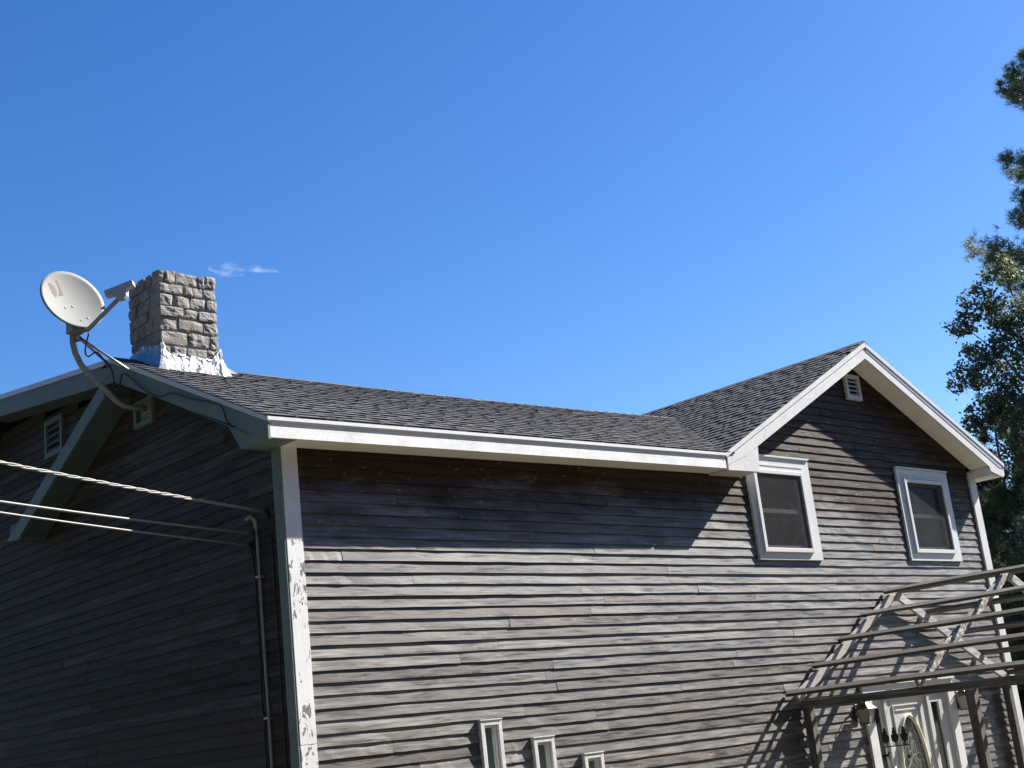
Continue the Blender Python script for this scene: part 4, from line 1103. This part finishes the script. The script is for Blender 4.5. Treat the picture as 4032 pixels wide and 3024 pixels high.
# poplar with small round leaves in front of it
px_, py_ = 22.52, 3.40
lob = [(a_ * 1.1, b_ * 1.1, c_ - .85, d_ * 1.1) for a_, b_, c_, d_ in [(-.1, .1, 12.2, .45), (-.55, .5, 11.6, .42), (-.95, .85, 11.1, .36), (-.35, .25, 11.2, .5), (-.7, .6, 10.35, .5), (-1.0, .9, 9.8, .42), (-.4, .3, 9.9, .6), (-.05, 0, 10.7, .6), (-.75, .7, 9.1, .5), (-1.0, .95, 8.75, .30), (-.3, .3, 8.9, .6),
       (.4, -.4, 11.3, .6), (.5, -.5, 10.0, .7), (.5, -.4, 8.8, .7), (-.4, .4, 8.0, .5), (.3, -.2, 7.8, .7), (.9, -.8, 9.4, .6), (.9, -.9, 8.0, .7), (0, 0, 7.0, .7), (.6, -.6, 6.4, .8), (-.2, .3, 6.2, .7), (0, .1, 5.2, .8)]]
leafy('poplar_tree', (px_, py_, -4.0), 11.5, lob, 5, M['poplar'], 'airy broadleaf tree with small dark leaves beside the tall pine', 'trees behind the house', 26000, .046)
# young pine just above the eave
sp = [(b_[0], b_[1], b_[2]) for b_ in spruce_br(8.55, 2.0, 1.9, 60, rt)]
conifer('young_pine', (24.2, 5.35, -4.0), 8.6, sp, 12, M['pine'], 'young pine whose tip shows above the gable eave', 'trees behind the house', tuft=64, needle=15, L=.17, wdt=.008, upturn=.45, r0=.1)
# dark spruces closing the view
for i, (x, y, H, rm, lab) in enumerate([(29.4, 6.6, 10.2, 2.6, 'dark spruce closing the gap right behind the young pine'), (31.5, 9.6, 9.4, 2.8, 'dark spruce half hidden behind the house corner'), (35.0, 2.6, 11.8, 2.8, 'dark spruce at the right edge behind the tall pine'), (38.5, 0.8, 12.6, 3.0, 'dark spruce standing farthest to the right')]):
    conifer('spruce_tree', (x, y, -4.0), H, spruce_br(H, .4, rm, 150, rt), 60 + i, M['spruce'], lab, 'trees behind the house', tuft=42, needle=12, L=.20, wdt=.013, droop=.25, upturn=.1, r0=.16)
# sunlit broadleaf understorey
lob2 = [(rt.uniform(-1.3, 1.3), rt.uniform(-1.0, 1.0), rt.uniform(1.2, 5.6), rt.uniform(.45, .8)) for _ in range(26)]
leafy('maple_tree', (23.3, 3.3, -4.0), 6.0, lob2, 9, M['maple'], 'low yellow-green broadleaf tree behind the pergola', 'trees behind the house', 13000, .075)
lob3 = [(rt.uniform(-1.3, 1.3), rt.uniform(-1.0, 1.0), rt.uniform(.8, 4.6), rt.uniform(.5, .8)) for _ in range(22)]
leafy('maple_tree', (26.5, 6.6, -4.0), 5.0, lob3, 10, M['poplar'], 'low dark green broadleaf tree beside the house corner', 'trees behind the house', 10000, .08)

# ---- unseen ring of trees added to cut sky light on the walls
def woodland():
    rs_ = np.random.RandomState(77); Vs, Fs, Ts = [], [], []; nv = 0; tr = MB()
    for i in range(120):
        az = math.radians(rs_.uniform(0, 360))
        a = math.radians(-90) - az + math.radians(35)
        D = rs_.uniform(26, 34); x = 3 + D * math.cos(a); y = -2 + D * math.sin(a)
        dx, dy = x - 3, y + 2
        sa = math.degrees(math.acos(max(-1, min(1, (dx * SUN.x + dy * SUN.y) / (math.hypot(dx, dy) * math.hypot(SUN.x, SUN.y))))))
        va = math.degrees(math.acos(max(-1, min(1, ((x - CAM.x) * CF.x + (y - CAM.y) * CF.y) / (math.hypot(x - CAM.x, y - CAM.y) * math.hypot(CF.x, CF.y))))))
        if va < 52: continue
        H = rs_.uniform(12, 15) if sa < 30 else rs_.uniform(17, 22); rm = rs_.uniform(2.6, 4.0)
        tr.tube([(x, y, -4), (x, y, -4 + H)], [.22, .03], 6)
        n = 1300; f = rs_.uniform(.08, 1, n) ** .8; rad = rm * (1 - f) ** .7 * np.sqrt(rs_.uniform(.25, 1, n)) + .1; th = rs_.uniform(0, 2 * np.pi, n)
        C_ = np.stack([x + rad * np.cos(th), y + rad * np.sin(th), H * f], axis=1)
        d = rs_.normal(0, 1, (n, 3)); d /= np.linalg.norm(d, axis=1, keepdims=True); e = np.cross(d, rs_.normal(0, 1, (n, 3))); e /= np.linalg.norm(e, axis=1, keepdims=True)
        sz = rs_.uniform(.4, .75, (n, 1))
        V = np.stack([C_ - d * sz, C_ + e * sz * .5, C_ + d * sz, C_ - e * sz * .5], axis=1).reshape(-1, 3)
        Vs.append(V); Ts.append(rs_.uniform(0, 1, n))
    V = np.concatenate(Vs); F = np.arange(len(V)).reshape(-1, 4)
    o = bpy.data.objects.new('woodland', fast_mesh('woodland', V, F, np.concatenate(Ts), M['spruce'], (0, 0, 0))); link(o, None, (0, 0, 0)); o['kind'] = 'stuff'  # added unseen trees that cut sky light on the walls
    o['label'] = 'dense dark wood added out of view to cut sky light on the house'; o['category'] = 'wood'
    tr.part('added_unseen_trunks', M['bark'], o)['kind'] = 'stuff'
woodland()
